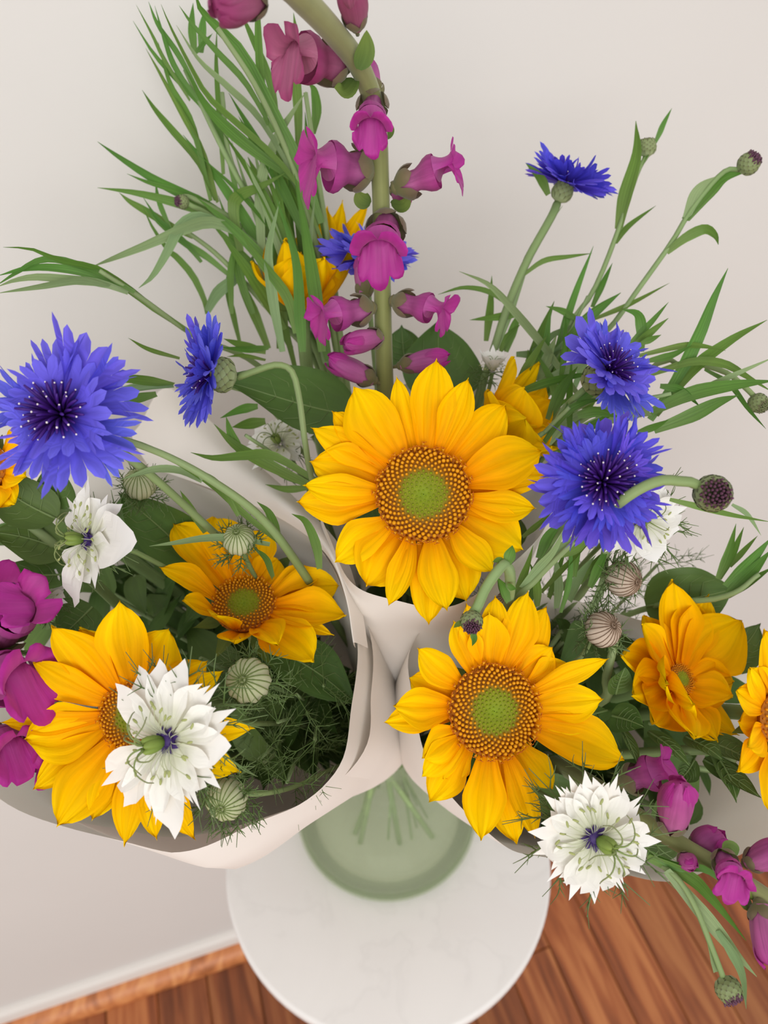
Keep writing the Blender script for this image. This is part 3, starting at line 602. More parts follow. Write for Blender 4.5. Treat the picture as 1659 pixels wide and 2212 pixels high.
def blossom(th, b_px, t_px, up_cam, kind='open', seed=0, size=1.0, dusky=False, wpx=None):
    """one snapdragon blossom: calyx, tube, two-lobed upper lip, three-lobed lower lip"""
    rg = random.Random(seed); p0 = P(*b_px); p1 = P(*t_px); L = np.linalg.norm(p1-p0); ax = nz(p1-p0); up = V(*up_cam); up = nz(up-ax*np.dot(up, ax)); sd = np.cross(ax, up)
    rr = L*.20*size if wpx is None else wpx/2/F_PX*t_px[2]*(1.02 if kind == 'open' else .95); k = 18; ph = np.arange(k)*2*math.pi/k; w1 = [rg.uniform(0, 6.3) for _ in range(6)]
    mt = M_SNAPD if dusky else M_SNAPT; ml = M_SNAPD if dusky else M_SNAP
    G = []
    if kind == 'open':
        for u in np.linspace(0, 1, 9):
            r = rr*(.55+.5*u**1.2+.12*math.sin(3*math.pi*u)); G.append([p0+ax*L*(.04+.58*u)+r*(1+.05*math.sin(3*x+w1[0]+4*u))*(sd*math.cos(x)*.95+up*math.sin(x)*1.05) for x in ph])
    else:
        for u in np.linspace(0, 1, 12):
            r = rr*(.6+.55*math.sin(math.pi*min(1, u*.85+.05)))*(1 if u < .8 else max(.06, math.sqrt(max(0, 1-((u-.8)/.2)**2)))); G.append([p0+ax*L*(.04+.96*u)+r*(1+.10*math.sin(2*x+w1[0]+3*u)+.06*math.sin(5*x+w1[1]))*(sd*math.cos(x)+up*math.sin(x)) for x in ph])
    mb = MB(); mb.grid(np.array(G), True); bo = th.part('blossom', mb, mt)
    cx = MB()
    for j in range(5):
        x = j*2*math.pi/5+.3; rad = sd*math.cos(x)+up*math.sin(x); cx.grid(petal_grid(p0-ax*L*.03+rad*rr*.25, p0+ax*L*.30+rad*rr*1.05, -rad, rr*.62, -.35, .35, .03, .05, 0, seed+j, 'round', 8, 5))
    cx.blob(p0-ax*L*.01, rr*.5, ax, rr*.35, 10, 5); cx.tube([p0-ax*L*.16, p0], [rr*.18, rr*.25], 6)
    th.part('calyx', cx, M_CALYX, bo)
    if kind == 'open':
        e = p0+ax*L*.62; R1 = rr*1.03
        nv = 19; U = MB(); G = []
        for u in np.linspace(0, 1, 10):
            row = []
            for j in range(nv):
                v = j/(nv-1); x = math.radians(-6+192*v); lobe = .52+.50*abs(math.sin(2*math.pi*v))**.55
                rad = sd*math.cos(x)+up*math.sin(x); uu = u*lobe; wr = 1+.09*math.sin(11*v+w1[2]+5*u)*u+.05*math.sin(23*v+w1[3])*u
                row.append(e-up*R1*.30*math.sin(math.pi*min(1, uu*1.3))*math.sin(math.pi*v)+ax*L*.34*math.sin(uu*1.9)*wr+rad*(R1*(1-.16*math.sin(math.pi*min(1, uu*1.6)))+rr*.30*(1-math.cos(uu*2.2)))*wr)
            G.append(row)
        U.grid(np.array(G)); th.part('upper_lip', U, ml, bo)
        Lw = MB(); G = []
        for u in np.linspace(0, 1, 12):
            row = []
            for j in range(nv):
                v = j/(nv-1); x = math.radians(174+192*v); lobe = .66+.36*abs(math.cos(3*math.pi*(v-.5)))**.55
                rad = sd*math.cos(x)+up*math.sin(x); uu = u*lobe; pal = math.exp(-((uu-.24)/.20)**2)*math.exp(-((v-.5)/.34)**2); wr = 1+.09*math.sin(10*v+w1[4]+5*u)*u+.05*math.sin(21*v+w1[5])*u
                row.append(e+ax*L*(.30*math.sin(min(1, uu)*2.0))+rad*(R1*(1-.18*math.sin(math.pi*min(1, uu*1.5)))+rr*.26*uu**1.8)*wr+up*(R1*1.55*pal)-up*rr*.55*uu*uu)
            G.append(row)
        Lw.grid(np.array(G)); th.part('lower_lip', Lw, ml, bo)
    else:
        U = MB()
        for j in range(3):
            x = j*2.1+w1[5]; rad = sd*math.cos(x)+up*math.sin(x); U.grid(petal_grid(p0+ax*L*.55+rad*rr*.9, p0+ax*L*1.02+rad*rr*.55, rad, rr*.7, .25, -.4, .06, .2, rg.uniform(-.4, .4), seed+j, 'round', 8, 7))
        th.part('folded_lip', U, ml, bo)
    return bo

def snapdragon(label, stem, widths, blossoms, bracts=(), group=None, cone=None):
    q = [P(*p) for p in stem]; th = Thing('snapdragon', label, 'flower', q[0], group); c = catmull(q, 30)
    r = np.interp(np.linspace(0, 1, 30), np.linspace(0, 1, len(widths)), widths)/2/F_PX*np.interp(np.linspace(0, 1, 30), np.linspace(0, 1, len(stem)), [p[2] for p in stem])
    mb = MB(); mb.tube(c, r, 12); th.part('stem', mb, M_SSTEM)
    for k, bl_ in enumerate(blossoms): blossom(th, *bl_[:3], **{**dict(seed=k*13+len(stem)), **(bl_[3] if len(bl_) > 3 else {})})
    for pts, w, d0, d1 in bracts: add_blade(th, pts, w, d0, d1, M_BRACT, prof='leaf')
    return th
def crop(ox, oy, s): return lambda L: [(ox+x*s, oy+y*s) for x, y in L]

# ================================================================== THE FLOWERS
# ---- sunflowers
sunflower('largest sunflower, fully open with a green-hearted disc, below the purple snapdragon', (915, 1068, .325), (-.05, .06, 1), 102,
  [(942, 789, 92), (858, 822, 46), (1008, 828, 66), (1088, 878, 92), (1161, 980, 104), (1174, 1030, 72), (1150, 1098, 66), (1125, 1185, 112), (1062, 1232, 66), (1006, 1294, 100), (964, 1312, 78), (926, 1342, 76), (842, 1302, 54), (795, 1262, 118), (730, 1212, 80), (650, 1085, 84), (666, 1052, 66), (676, 1000, 98), (680, 930, 66), (722, 893, 66), (770, 846, 112)],
  CC, seed=1, N=380)
sunflower('open sunflower with a small cornflower bud hanging over its upper petals', (1067, 1536, .312), (.12, .16, 1), 98,
  [(976, 1345, 66), (1004, 1309, 60), (1048, 1328, 84), (1064, 1294, 66), (1132, 1284, 76), (1178, 1315, 66), (900, 1402, 66), (888, 1466, 80), (850, 1522, 80), (835, 1560, 62), (911, 1632, 74), (960, 1682, 64), (912, 1672, 64), (930, 1728, 78), (1033, 1800, 88), (1113, 1815, 76), (1144, 1795, 56), (1190, 1700, 66), (1331, 1636, 100), (1262, 1573, 56), (1286, 1508, 76), (1238, 1443, 84), (1296, 1424, 44), (1190, 1400, 84)],
  CR, seed=2, N=380, bracts=6)
sunflower('golden sunflower half hidden behind the drooping white love-in-a-mist', (288, 1548, .305), (.0, .05, 1), 72,
  [(277, 1302, 106), (372, 1360, 112), (135, 1352, 92), (182, 1358, 100), (92, 1428, 76), (80, 1585, 118), (31, 1550, 46), (92, 1692, 70), (152, 1758, 104), (217, 1752, 70), (285, 1802, 66), (425, 1796, 66), (521, 1652, 76), (546, 1568, 60), (487, 1444, 44), (448, 1428, 76), (350, 1790, 60)],
  CL, seed=3, N=260, lift=.008)
sunflower('cupped sunflower with upright curling petals and a round bud above it', (527, 1304, .355), (.05, .62, .8), 66,
  [(378, 1134, 76, .02), (420, 1150, 60, .025), (462, 1120, 84, .03), (520, 1180, 90, .03), (560, 1150, 80, .03), (598, 1205, 66, .02), (350, 1228, 44, -.01), (396, 1292, 50, -.02), (470, 1330, 62, -.035), (505, 1382, 66, -.035), (600, 1390, 60, -.035), (674, 1421, 92, -.025), (742, 1328, 84, -.005), (728, 1260, 88, .01), (716, 1370, 30, -.005), (690, 1235, 60, .012)],
  CL, seed=4, N=260, wk=1.25, bulge=.16, petal_cup=.5, bracts=9, bract_len=2.0,
  leaves=[((590, 1400, .375), (765, 1520, .37), 120, (.2, .5, .8)), ((420, 1210, .39), (262, 1070, .36), 120, (-.2, .3, .9))])
sunflower('half closed sunflower in front of a broad green leaf, petals forming a cup', (1474, 1466, .356), (.45, .38, .80), 32,
  [(1452, 1259, 84, .012), (1400, 1330, 66, .004), (1389, 1350, 60, -.012), (1352, 1415, 72, -.014), (1370, 1500, 84, -.022), (1420, 1560, 90, -.026), (1500, 1592, 90, -.024), (1556, 1598, 76, -.014), (1592, 1585, 60, -.002), (1506, 1520, 80, -.034), (1440, 1480, 74, -.036), (1536, 1287, 80, .016), (1598, 1344, 110, .016), (1590, 1470, 80, .004), (1500, 1300, 80, .018), (1588, 1500, 84, -.010), (1540, 1400, 80, .02)],
  CR, seed=5, N=160, wk=1.4, bulge=-.10, petal_cup=.55, bracts=10, bract_len=2.2,
  leaves=[((1395, 1310, .385), (1584, 1272, .38), 150, (.1, .1, 1)), ((1560, 1440, .385), (1640, 1350, .385), 95, (.2, .1, 1))])
sunflower('sunflower reaching out past the cupped sunflower, its long petals pointing down', (1700, 1555, .335), (.25, .1, 1), 66,
  [(1629, 1362, 76), (1606, 1442, 70), (1588, 1492, 72), (1600, 1560, 72), (1592, 1606, 66), (1592, 1664, 66), (1653, 1750, 92), (1720, 1760, 80), (1690, 1345, 80), (1780, 1380, 80), (1840, 1460, 80), (1860, 1560, 80), (1830, 1660, 80), (1770, 1730, 80)],
  CR, seed=6, N=160)
sunflower('folded yellow sunflower seen from its side beyond the largest sunflower', (1096, 936, .372), (.55, .55, .2), 34,
  [(1107, 776, 88, .0), (1062, 838, 80, -.018), (1163, 786, 48, .012), (1184, 830, 56, .012), (1190, 866, 80, .0), (1198, 920, 90, -.012), (1190, 968, 80, -.016), (1140, 900, 90, -.026), (1130, 840, 90, -.020), (1212, 960, 50, .005)],
  CC, seed=7, N=60, wk=1.5, bulge=-.06, petal_cup=.5, bracts=6)
sunflower('yellow sunflower behind the tall leafy stems and the blue cornflower', (655, 652, .404), (.05, .8, .3), 34,
  [(545, 568, 56, .0), (590, 497, 84, .006), (618, 520, 90, -.018), (665, 478, 60, .02), (706, 455, 70, .02), (738, 434, 60, .02), (792, 446, 60, .015), (650, 540, 90, -.022), (700, 560, 90, -.022), (770, 520, 90, -.01)],
  None, seed=8, N=60, wk=1.6, bulge=-.12, petal_cup=.5, bracts=6)
sunflower('sunflower hidden behind the large blue cornflower beside the purple snapdragon blossoms', (-45, 1010, .318), (-.1, .2, 1), 60,
  [(70, 1035, 70), (40, 1090, 70), (85, 965, 60), (60, 930, 60), (0, 1110, 80), (-60, 1150, 80), (-140, 1080, 80), (-160, 980, 80), (-90, 900, 80), (-20, 880, 80)], CL, seed=9, N=120)

# ---- cornflowers
cornflower('large blue cornflower, fully open, hanging over the white love-in-a-mist beside it', (130, 893, .272), (-.06, .12, 1), 150, CL, 9, 7, 21, el=.10, stem_pts=[(240, 960, .30), (330, 1030, .31), (450, 1140, .34), (520, 1210, .38), (640, 1420, .46), (800, 1570, .60)], stem_w=.0019, lobes=7, stamens=60)
cornflower('blue cornflower turned sideways so its bristly grey base shows, beside the white paper corner', (455, 806, .335), (-.84, .08, .34), 106, None, 12, 8, 22, el=.42, stem_pts=[(555, 800, .337), (600, 788, .338), (632, 805, .338), (648, 870, .338), (660, 960, .342), (680, 1060, .37), (740, 1250, .46)], base_h=.56, base_r=.34, stem_w=.0016)
cornflower('deep violet cornflower, fully open, beside the largest sunflower', (1303, 1040, .275), (.02, .10, 1), 130, CR, 12, 9, 23, mat_=M_VIOLET, el=.12, stamens=70, pollen=36, lobes=7)
cornflower('blue cornflower leaning away above the violet one amid grassy leaves', (1318, 800, .338), (.50, .38, .72), 108, CC, 11, 8, 24, el=.30, base_h=.7, base_r=.32)
cornflower('small violet cornflower held highest on its own grey-green stem against the wall', (1222, 398, .405), (.34, .80, .26), 84, None, 13, 10, 25, mat_=M_VIOLET, el=.30, stem_pts=[(1190, 470, .405), (1140, 560, .405), (1097, 660, .405), (1065, 760, .41), (1020, 900, .43), (950, 1150, .5)], stem_w=.0024, base_h=.5)
cornflower('blue cornflower behind the purple snapdragon in front of a yellow sunflower', (795, 556, .40), (.02, .62, .62), 94, None, 12, 8, 26, el=.22, stem_pts=[(800, 680, .42), (815, 850, .45), (840, 1150, .5)])

# ---- love-in-a-mist
nigella('drooping white love-in-a-mist with a dark heart, lying over the golden sunflower', (366, 1598, .272), (-.42, .02, .92), 150, CL,
  [(300, 1440, 70), (345, 1425, 66), (400, 1425, 70), (480, 1475, 92), (512, 1530, 70), (500, 1610, 80), (480, 1700, 84), (440, 1745, 76), (380, 1808, 80), (345, 1775, 60), (225, 1695, 80), (270, 1740, 56), (262, 1475, 60), (268, 1530, 60), (300, 1660, 60)], seed=31, boss_dir=(-.8, -.08, .6), thr=14, thr_len=1.45)
nigella('small white love-in-a-mist turned sideways beneath the large blue cornflower', (192, 1165, .312), (-.62, .10, .78), 120, CL,
  [(145, 1075, 50), (175, 1045, 50), (205, 1030, 50), (240, 1070, 70), (265, 1090, 44), (300, 1170, 100), (250, 1200, 60), (215, 1270, 80), (165, 1310, 76), (140, 1260, 66)], seed=32, boss_dir=(-.9, .05, .4), thr=9, thr_len=1.0)
nigella('starry white love-in-a-mist, fully open, at the paper edge over the wooden floor', (1283, 1808, .282), (.02, .06, 1), 142, CR,
  [(1226, 1672, 62), (1258, 1660, 66), (1330, 1668, 72), (1388, 1718, 76), (1425, 1815, 80), (1388, 1882, 70), (1345, 1922, 50), (1284, 1950, 76), (1228, 1940, 70), (1180, 1898, 80), (1152, 1845, 60), (1138, 1790, 84), (1172, 1712, 66), (1196, 1692, 60)], seed=33, thr=12, thr_len=1.35, boss_dir=(.55, -.12, .85))
nigella('white love-in-a-mist tucked behind the violet cornflower', (1380, 1122, .318), (.05, .0, 1), 100, CR, None, 11, 34, thr=14, thr_len=1.5)
nigella('pale white love-in-a-mist in the shade under the broad dark leaf', (605, 960, .405), (-.3, .5, .8), 80, None, None, 8, 35, thr=6, stem_pts=[(640, 1010, .42), (700, 1150, .46), (800, 1500, .62)], heart=False)
nigella('half open white love-in-a-mist between the folded sunflower and a round leaf', (1064, 800, .40), (.0, .8, .5), 50, None, None, 7, 36, thr=6, stem_pts=[(1050, 860, .41), (1000, 1000, .44), (930, 1300, .55)], el=.9)
nigella('pale white love-in-a-mist behind the purple snapdragon blossoms by the paper rim', (-6, 1395, .335), (.1, .3, .9), 62, CL, None, 9, 37, thr=7, heart=False)
nigella('half hidden white love-in-a-mist below the sideways one, above the purple blossoms', (92, 1290, .345), (.1, .3, .9), 60, CL, None, 9, 38, thr=7, heart=False)
pod('pale green round bud in a ruff of threads above the cupped sunflower', (516, 1166, .335), (.0, .55, .85), 34, CL, None, 41)
pod('ribbed pale green bud with dark threads beside the drooping white flower', (537, 1470, .315), (-.1, .25, .95), 48, CL, None, 42, thr=16, thr_len=1.6)
pod('pale green bud at the lower paper rim beneath the drooping white flower', (490, 1726, .300), (-.1, -.1, 1), 44, CL, [(560, 1715, .325), (640, 1698, .34), (720, 1660, .38), (800, 1630, .5)], 43, thr=18, thr_len=2.0)
pod('blushed striped bud below the white flower hidden by the violet cornflower', (1346, 1250, .335), (.5, -.1, .8), 38, CR, None, 44, True, thr=12)
pod('blushed striped round bud on a yellow-green stalk above the open sunflower', (1302, 1360, .325), (.35, .35, .8), 38, CR, [(1262, 1410, .335), (1230, 1440, .35), (1150, 1520, .42)], 45, True, thr=14)
pod('shaded green bud under the stems of the large blue cornflower', (302, 1046, .36), (.1, .6, .7), 34, CL, None, 46, thr=12)
pod('striped bud in the dark gap between the largest and the open sunflower', (1085, 1300, .37), (.1, .5, .8), 32, CR, None, 47, True, thr=10)

# ---- snapdragons
u1 = (0, 1, .2)
snapdragon('tall purple snapdragon whose thick stem bends over at the top', [(848, 1180, .42), (832, 850, .375), (826, 620, .352), (822, 400, .335), (812, 250, .315), (780, 150, .295), (725, 75, .272), (660, 5, .250), (600, -45, .235), (480, -80, .22)], [40, 38, 37, 38, 42, 46, 50, 56, 58, 50], [
  ((800, 368, .332), (652, 352, .318), (.1, 1, .5), dict(wpx=92)),
  ((856, 405, .336), (998, 350, .325), (-.3, 1, .2), dict(wpx=66)),
  ((806, 215, .312), (800, 290, .282), (.0, 1, .4), dict(wpx=62)),
  ((815, 205, .325), (795, 135, .335), (1, .2, 0), dict(kind='bud', wpx=34)),
  ((742, 140, .296), (602, 118, .276), (.1, 1, .3), dict(wpx=92, dusky=True)),
  ((770, 60, .275), (752, -50, .255), (-1, 0, .2), dict(kind='bud', wpx=58, dusky=True)),
  ((560, 0, .245), (470, 20, .225), (.1, 1, .2), dict(kind='bud', wpx=72, dusky=True)),
  ((838, 480, .345), (815, 560, .315), (0, 1, .3), dict(wpx=84)),
  ((850, 400, .35), (880, 445, .35), (1, .3, .2), dict(kind='bud', wpx=34)),
  ((800, 665, .352), (675, 690, .338), (-.1, 1, .3), dict(wpx=66)),
  ((852, 650, .352), (975, 678, .340), (.1, 1, .3), dict(wpx=58)),
  ((790, 640, .372), (782, 560, .378), (1, 0, .2), dict(kind='bud', wpx=40)),
  ((820, 728, .358), (745, 745, .340), (-.1, 1, .3), dict(kind='bud', wpx=48)),
  ((808, 822, .368), (710, 775, .358), (-.2, 1, .3), dict(kind='bud', wpx=48)),
  ((864, 790, .368), (968, 770, .360), (0, 1, .3), dict(kind='bud', wpx=42)),
  ], [([(775, 150), (788, 110), (792, 65)], 30, .285, .275), ([(765, 170), (745, 195), (722, 190)], 34, .298, .29), ([(835, 300), (843, 280), (838, 262)], 14, .33, .325), ([(845, 440), (870, 440), (885, 420)], 26, .345, .34), ([(800, 440), (780, 430), (770, 412)], 24, .345, .34)])
snapdragon('snapdragon leaning out past the large cornflower with bright magenta blossoms', [(420, 1560, .40), (260, 1500, .36), (60, 1460, .335), (-40, 1430, .325), (-120, 1330, .315)], [30, 30, 30, 30, 28], [
  ((-80, 1466, .312), (84, 1470, .290), (.1, 1, .35), dict(wpx=112)),
  ((0, 1385, .325), (62, 1290, .295), (.8, .5, .4), dict(wpx=88)),
  ((-70, 1330, .322), (12, 1275, .305), (.3, 1, .4), dict(wpx=90)),
  ((-60, 1590, .315), (54, 1628, .292), (.3, .9, .4), dict(wpx=84)),
  ((20, 1590, .335), (138, 1642, .308), (.2, 1, .4), dict(wpx=84)),
  ])
snapdragon('snapdragon stem hanging out over the wooden floor with pink blossoms', [(1180, 1640, .40), (1290, 1700, .345), (1400, 1780, .315), (1480, 1830, .305), (1580, 1890, .295), (1680, 1960, .285), (1780, 2050, .28)], [34, 36, 38, 38, 40, 44, 44], [
  ((1448, 1790, .305), (1470, 1692, .285), (1, .2, .3), dict(kind='bud', wpx=66)),
  ((1345, 1690, .33), (1455, 1655, .32), (.1, 1, .3), dict(wpx=70)),
  ((1500, 1845, .31), (1560, 1800, .305), (.5, 1, .3), dict(kind='bud', wpx=64)),
  ((1560, 1850, .295), (1590, 1915, .272), (.2, 1, .4), dict(wpx=56)),
  ((1612, 1865, .30), (1700, 1830, .29), (.2, 1, .3), dict(kind='bud', wpx=54)),
  ((1640, 1950, .285), (1668, 2090, .272), (1, .2, .3), dict(kind='bud', wpx=60)),
  ((1470, 1850, .30), (1500, 1872, .292), (.2, 1, .3), dict(kind='bud', wpx=34)),
  ], [([(1590, 1850), (1575, 1835), (1560, 1838)], 26, .295, .29), ([(1625, 1960), (1610, 1945), (1620, 1925)], 24, .29, .285)])
# ------------------------------------------------------------------ narrow-leaved stems
def leafy(label, group, stem, w, leaves, base_mat=None, name='leafy_stem'):
    """stem: [(px, py, depth)...] from base to tip; leaves: (pixel points, width px, depth at base, depth at tip[, pale])"""
    q = [P(*p) for p in stem]; th = Thing(name, label, 'plant stem', q[0], group); n = max(12, 5*len(q)); c = catmull(q, n)
    mb = MB(); mb.tube(c, np.linspace(w, w*.55, n)/2/F_PX*stem[0][2], 7); th.part('stem', mb, M_STEM)
    for l in leaves: add_blade(th, l[0], l[1], l[2], l[3], M_GRASSP if len(l) > 4 and l[4] else M_GRASS)
    return th
TALL = 'tall stem of narrow green leaves standing behind the tall purple snapdragon'; GT = 'tall leafy stems behind the tall snapdragon'
A = crop(200, 0, .3014); k1 = .3014
BASE = (800, 1150, .50)
rx = random.Random(19)
def extra(n, bx, by, ang, ln, d, wd=(12, 22), curl=60):
    out = []
    for _ in range(n):
        x, y = rx.uniform(*bx), rx.uniform(*by); a = math.radians(rx.uniform(*ang)); l = rx.uniform(*ln); c = rx.uniform(-curl, curl); dd = rx.uniform(*d)
        px = lambda u: (x+math.cos(a)*l*u-math.sin(a)*c*u*u, y-math.sin(a)*l*u-math.cos(a)*c*u*u)
        out.append(([px(u) for u in (0, .33, .66, 1)], rx.uniform(*wd), dd, dd-.012, rx.random() < .3))
    return out
TL_ = iter(['tall leafy stem reaching highest behind the bend of the purple snapdragon', 'tall leafy stem fanning out into many thin blades above the tiny bud', 'leafy stem with pale drooping leaves at the tiny bud', 'leafy stem of thin blades below the tiny bud', 'leafy stem of broad upright blades directly behind the snapdragon blossoms', 'leafy stem with one pale kinked blade crossing the others', 'short leafy stem of upright blades above the big dark oval leaf'])
def tall(stem, leaves, w=14):
    leafy(next(TL_), GT, [BASE]+stem, w, leaves+extra(4, (600, 730), (480, 800), (92, 128), (180, 380), (.40, .43)))
def g(pts, w, d0, d1, pale=False): return (A(pts), w*k1, d0, d1, pale)
tall([(735, 800, .43), (690, 560, .41), (640, 380, .395), (560, 200, .375), (470, 60, .36)], [
  g([(1640, 1600), (1500, 1200), (1290, 800), (1080, 400), (900, 200), (770, 60), (740, -60)], 62, .40, .35), g([(1650, 1750), (1480, 1350), (1270, 1100), (1000, 860), (820, 690), (700, 480), (560, 200), (490, 30)], 46, .40, .36),
  g([(1300, 950), (1100, 600), (900, 380), (720, 180), (620, 40)], 32, .39, .365), g([(1440, 1260), (1200, 860), (960, 620), (760, 430), (600, 180)], 46, .395, .37, True), g([(1330, 1000), (1270, 600), (1130, 250), (1060, 100)], 52, .395, .37)])
tall([(715, 800, .435), (640, 600, .42), (560, 470, .41), (470, 300, .40), (400, 150, .39)], [
  g([(1050, 1480), (960, 1050), (830, 800), (640, 600), (450, 400), (290, 150)], 40, .41, .39), g([(700, 720), (520, 430), (430, 250), (310, 30)], 28, .39, .38), g([(780, 700), (620, 400), (470, 180), (400, 10)], 28, .39, .38),
  g([(760, 720), (600, 500), (520, 300), (445, 40)], 28, .39, .38), g([(900, 1450), (800, 1100), (650, 820), (500, 550), (380, 345)], 44, .41, .395), g([(880, 1440), (760, 1170), (560, 930), (440, 780), (355, 645)], 54, .41, .40),
  g([(850, 1440), (720, 900), (560, 600), (470, 300)], 40, .41, .39)])
tall([(700, 800, .435), (620, 640, .425), (520, 490, .415), (420, 430, .405), (390, 425, .40)], [
  g([(1000, 1600), (850, 1480), (640, 1380), (440, 1280), (200, 1130), (35, 1015)], 60, .415, .40), g([(1040, 1640), (800, 1450), (600, 1370), (400, 1310), (245, 1245)], 38, .415, .40), g([(1000, 1590), (760, 1500), (560, 1440), (300, 1380), (35, 1345)], 48, .415, .40),
  g([(1180, 1760), (1000, 1640), (830, 1590), (650, 1640), (400, 1750), (150, 1850), (0, 1910)], 58, .41, .37, True), g([(900, 1580), (740, 1550), (620, 1640), (540, 1800), (430, 1980), (330, 2065)], 54, .405, .37, True), g([(1330, 2180), (1250, 2020), (1120, 1880), (950, 1700), (850, 1600)], 48, .42, .41)])
tall([(690, 800, .44), (600, 690, .43), (480, 560, .42), (390, 490, .41)], [
  g([(720, 1700), (560, 1620), (360, 1500), (260, 1440), (190, 1380)], 38, .42, .41), g([(780, 1880), (680, 1760), (560, 1650), (460, 1560), (360, 1410)], 32, .42, .41), g([(990, 1980), (820, 1840), (660, 1740), (480, 1600), (360, 1470)], 36, .425, .41),
  g([(820, 2250), (800, 2150), (720, 1980), (610, 1850), (540, 1790), (430, 1630), (360, 1480)], 34, .43, .41), g([(820, 2230), (900, 2090), (1060, 1960), (1180, 1800)], 60, .42, .42, True), g([(560, 1640), (480, 1450), (450, 1300)], 30, .415, .41)])
tall([(745, 800, .43), (720, 600, .415), (690, 400, .40), (660, 200, .385)], [
  g([(1480, 1100), (1480, 800), (1460, 500), (1460, 250), (1440, 90)], 62, .40, .39), g([(1580, 960), (1610, 800), (1590, 650), (1550, 600)], 52, .40, .395), g([(1450, 1290), (1150, 1080), (940, 900), (800, 740), (660, 480)], 62, .395, .375),
  g([(1250, 900), (1210, 500), (1190, 150), (1190, -30)], 62, .39, .36), g([(1520, 1950), (1410, 1750), (1390, 1400), (1400, 1150)], 74, .415, .40), g([(1600, 2000), (1560, 1700), (1480, 1300), (1400, 1050)], 70, .41, .40), g([(1650, 2200), (1580, 1900), (1520, 1600), (1380, 1280)], 60, .42, .40)])
tall([(710, 800, .435), (650, 650, .425), (580, 500, .415), (500, 350, .405), (480, 200, .40)], [
  g([(1230, 2190), (1210, 1700), (1210, 1300), (1330, 980), (1420, 830), (1530, 655)], 58, .41, .38, True), g([(1060, 1800), (1010, 1500), (1060, 1400), (1200, 1340), (1380, 1240)], 62, .41, .39), g([(940, 1250), (920, 900), (890, 500), (890, 200)], 38, .41, .40),
  g([(730, 390), (710, 200), (720, 20)], 42, .40, .395), g([(780, 380), (790, 200), (800, 80)], 42, .40, .395), g([(1230, 1200), (1140, 1000), (1045, 830)], 26, .40, .395), g([(1220, 1150), (1120, 910)], 22, .40, .395), g([(1290, 2050), (1280, 1800), (1340, 1440)], 52, .405, .40),
  g([(1230, 1700), (1270, 1550), (1340, 1470), (1390, 1520)], 62, .41, .40), g([(1000, 2250), (1000, 1900), (1080, 1600)], 48, .42, .41), g([(1150, 2250), (1060, 2000), (1000, 1700), (900, 1400)], 44, .42, .41), g([(730, 390), (800, 310), (860, 240)], 24, .40, .39)])
tall([(730, 820, .44), (650, 740, .435), (560, 640, .43), (520, 560, .425)], [
  ([(655, 760), (650, 690), (640, 560), (596, 425)], 20, .385, .372), ([(695, 760), (680, 640), (662, 520), (636, 375)], 22, .385, .372), ([(610, 760), (588, 640), (580, 540), (604, 435)], 16, .385, .375, True), ([(640, 720), (620, 640), (560, 560), (520, 500)], 16, .385, .375),
  g([(1050, 2450), (1000, 2250), (960, 2050), (1000, 1850)], 46, .43, .42), g([(1260, 2500), (1160, 2250), (1070, 2050), (1020, 1880)], 50, .43, .42), g([(1420, 2500), (1300, 2250), (1200, 2000), (1150, 1850)], 56, .43, .42), g([(1500, 2520), (1480, 2250), (1520, 2000), (1560, 1850)], 56, .43, .42), g([(1330, 2500), (1340, 2250), (1420, 2050), (1500, 1900)], 52, .43, .42)])
B = crop(0, 480, .3376); k2 = .3376
def h(pts, w, d0, d1, pale=False): return (B(pts), w*k2, d0, d1, pale)
leafy('arching tuft of narrow leaves bowing over the large blue cornflower', None, [(800, 1150, .5), (600, 830, .42), (420, 725, .385), (300, 640, .365), (215, 585, .35)], 12, [
  h([(1200, 690), (1000, 560), (860, 450), (700, 340), (580, 280), (380, 240), (200, 170), (20, 160)], 44, .38, .33), h([(860, 450), (640, 330), (400, 250), (250, 250), (100, 330), (-30, 410)], 44, .36, .33), h([(800, 440), (560, 330), (330, 290), (150, 300), (-20, 345)], 36, .36, .33),
  h([(820, 450), (650, 390), (480, 370), (250, 350), (100, 370), (-20, 415)], 38, .36, .325, True), h([(700, 410), (500, 370), (250, 410), (-20, 455)], 42, .355, .325, True)])
leafy('low spray of narrow leaves between the two blue cornflowers', None, [(760, 1150, .5), (600, 900, .41), (470, 830, .37), (380, 835, .36)], 9, [
  h([(1150, 870), (950, 810), (820, 740)], 24, .36, .35), h([(1110, 1040), (950, 1010), (800, 1000), (690, 1060)], 54, .36, .33), h([(1110, 1045), (900, 1055), (760, 1090), (680, 1140)], 40, .36, .33, True), h([(1000, 1100), (850, 1140), (730, 1225)], 42, .355, .335),
  h([(1700, 830), (1550, 790), (1430, 745)], 40, .39, .375), h([(1720, 800), (1580, 810), (1410, 800)], 40, .39, .375), h([(1700, 880), (1560, 850), (1450, 860)], 26, .39, .38)])
C5 = crop(280, 760, .3255); k5 = .3255
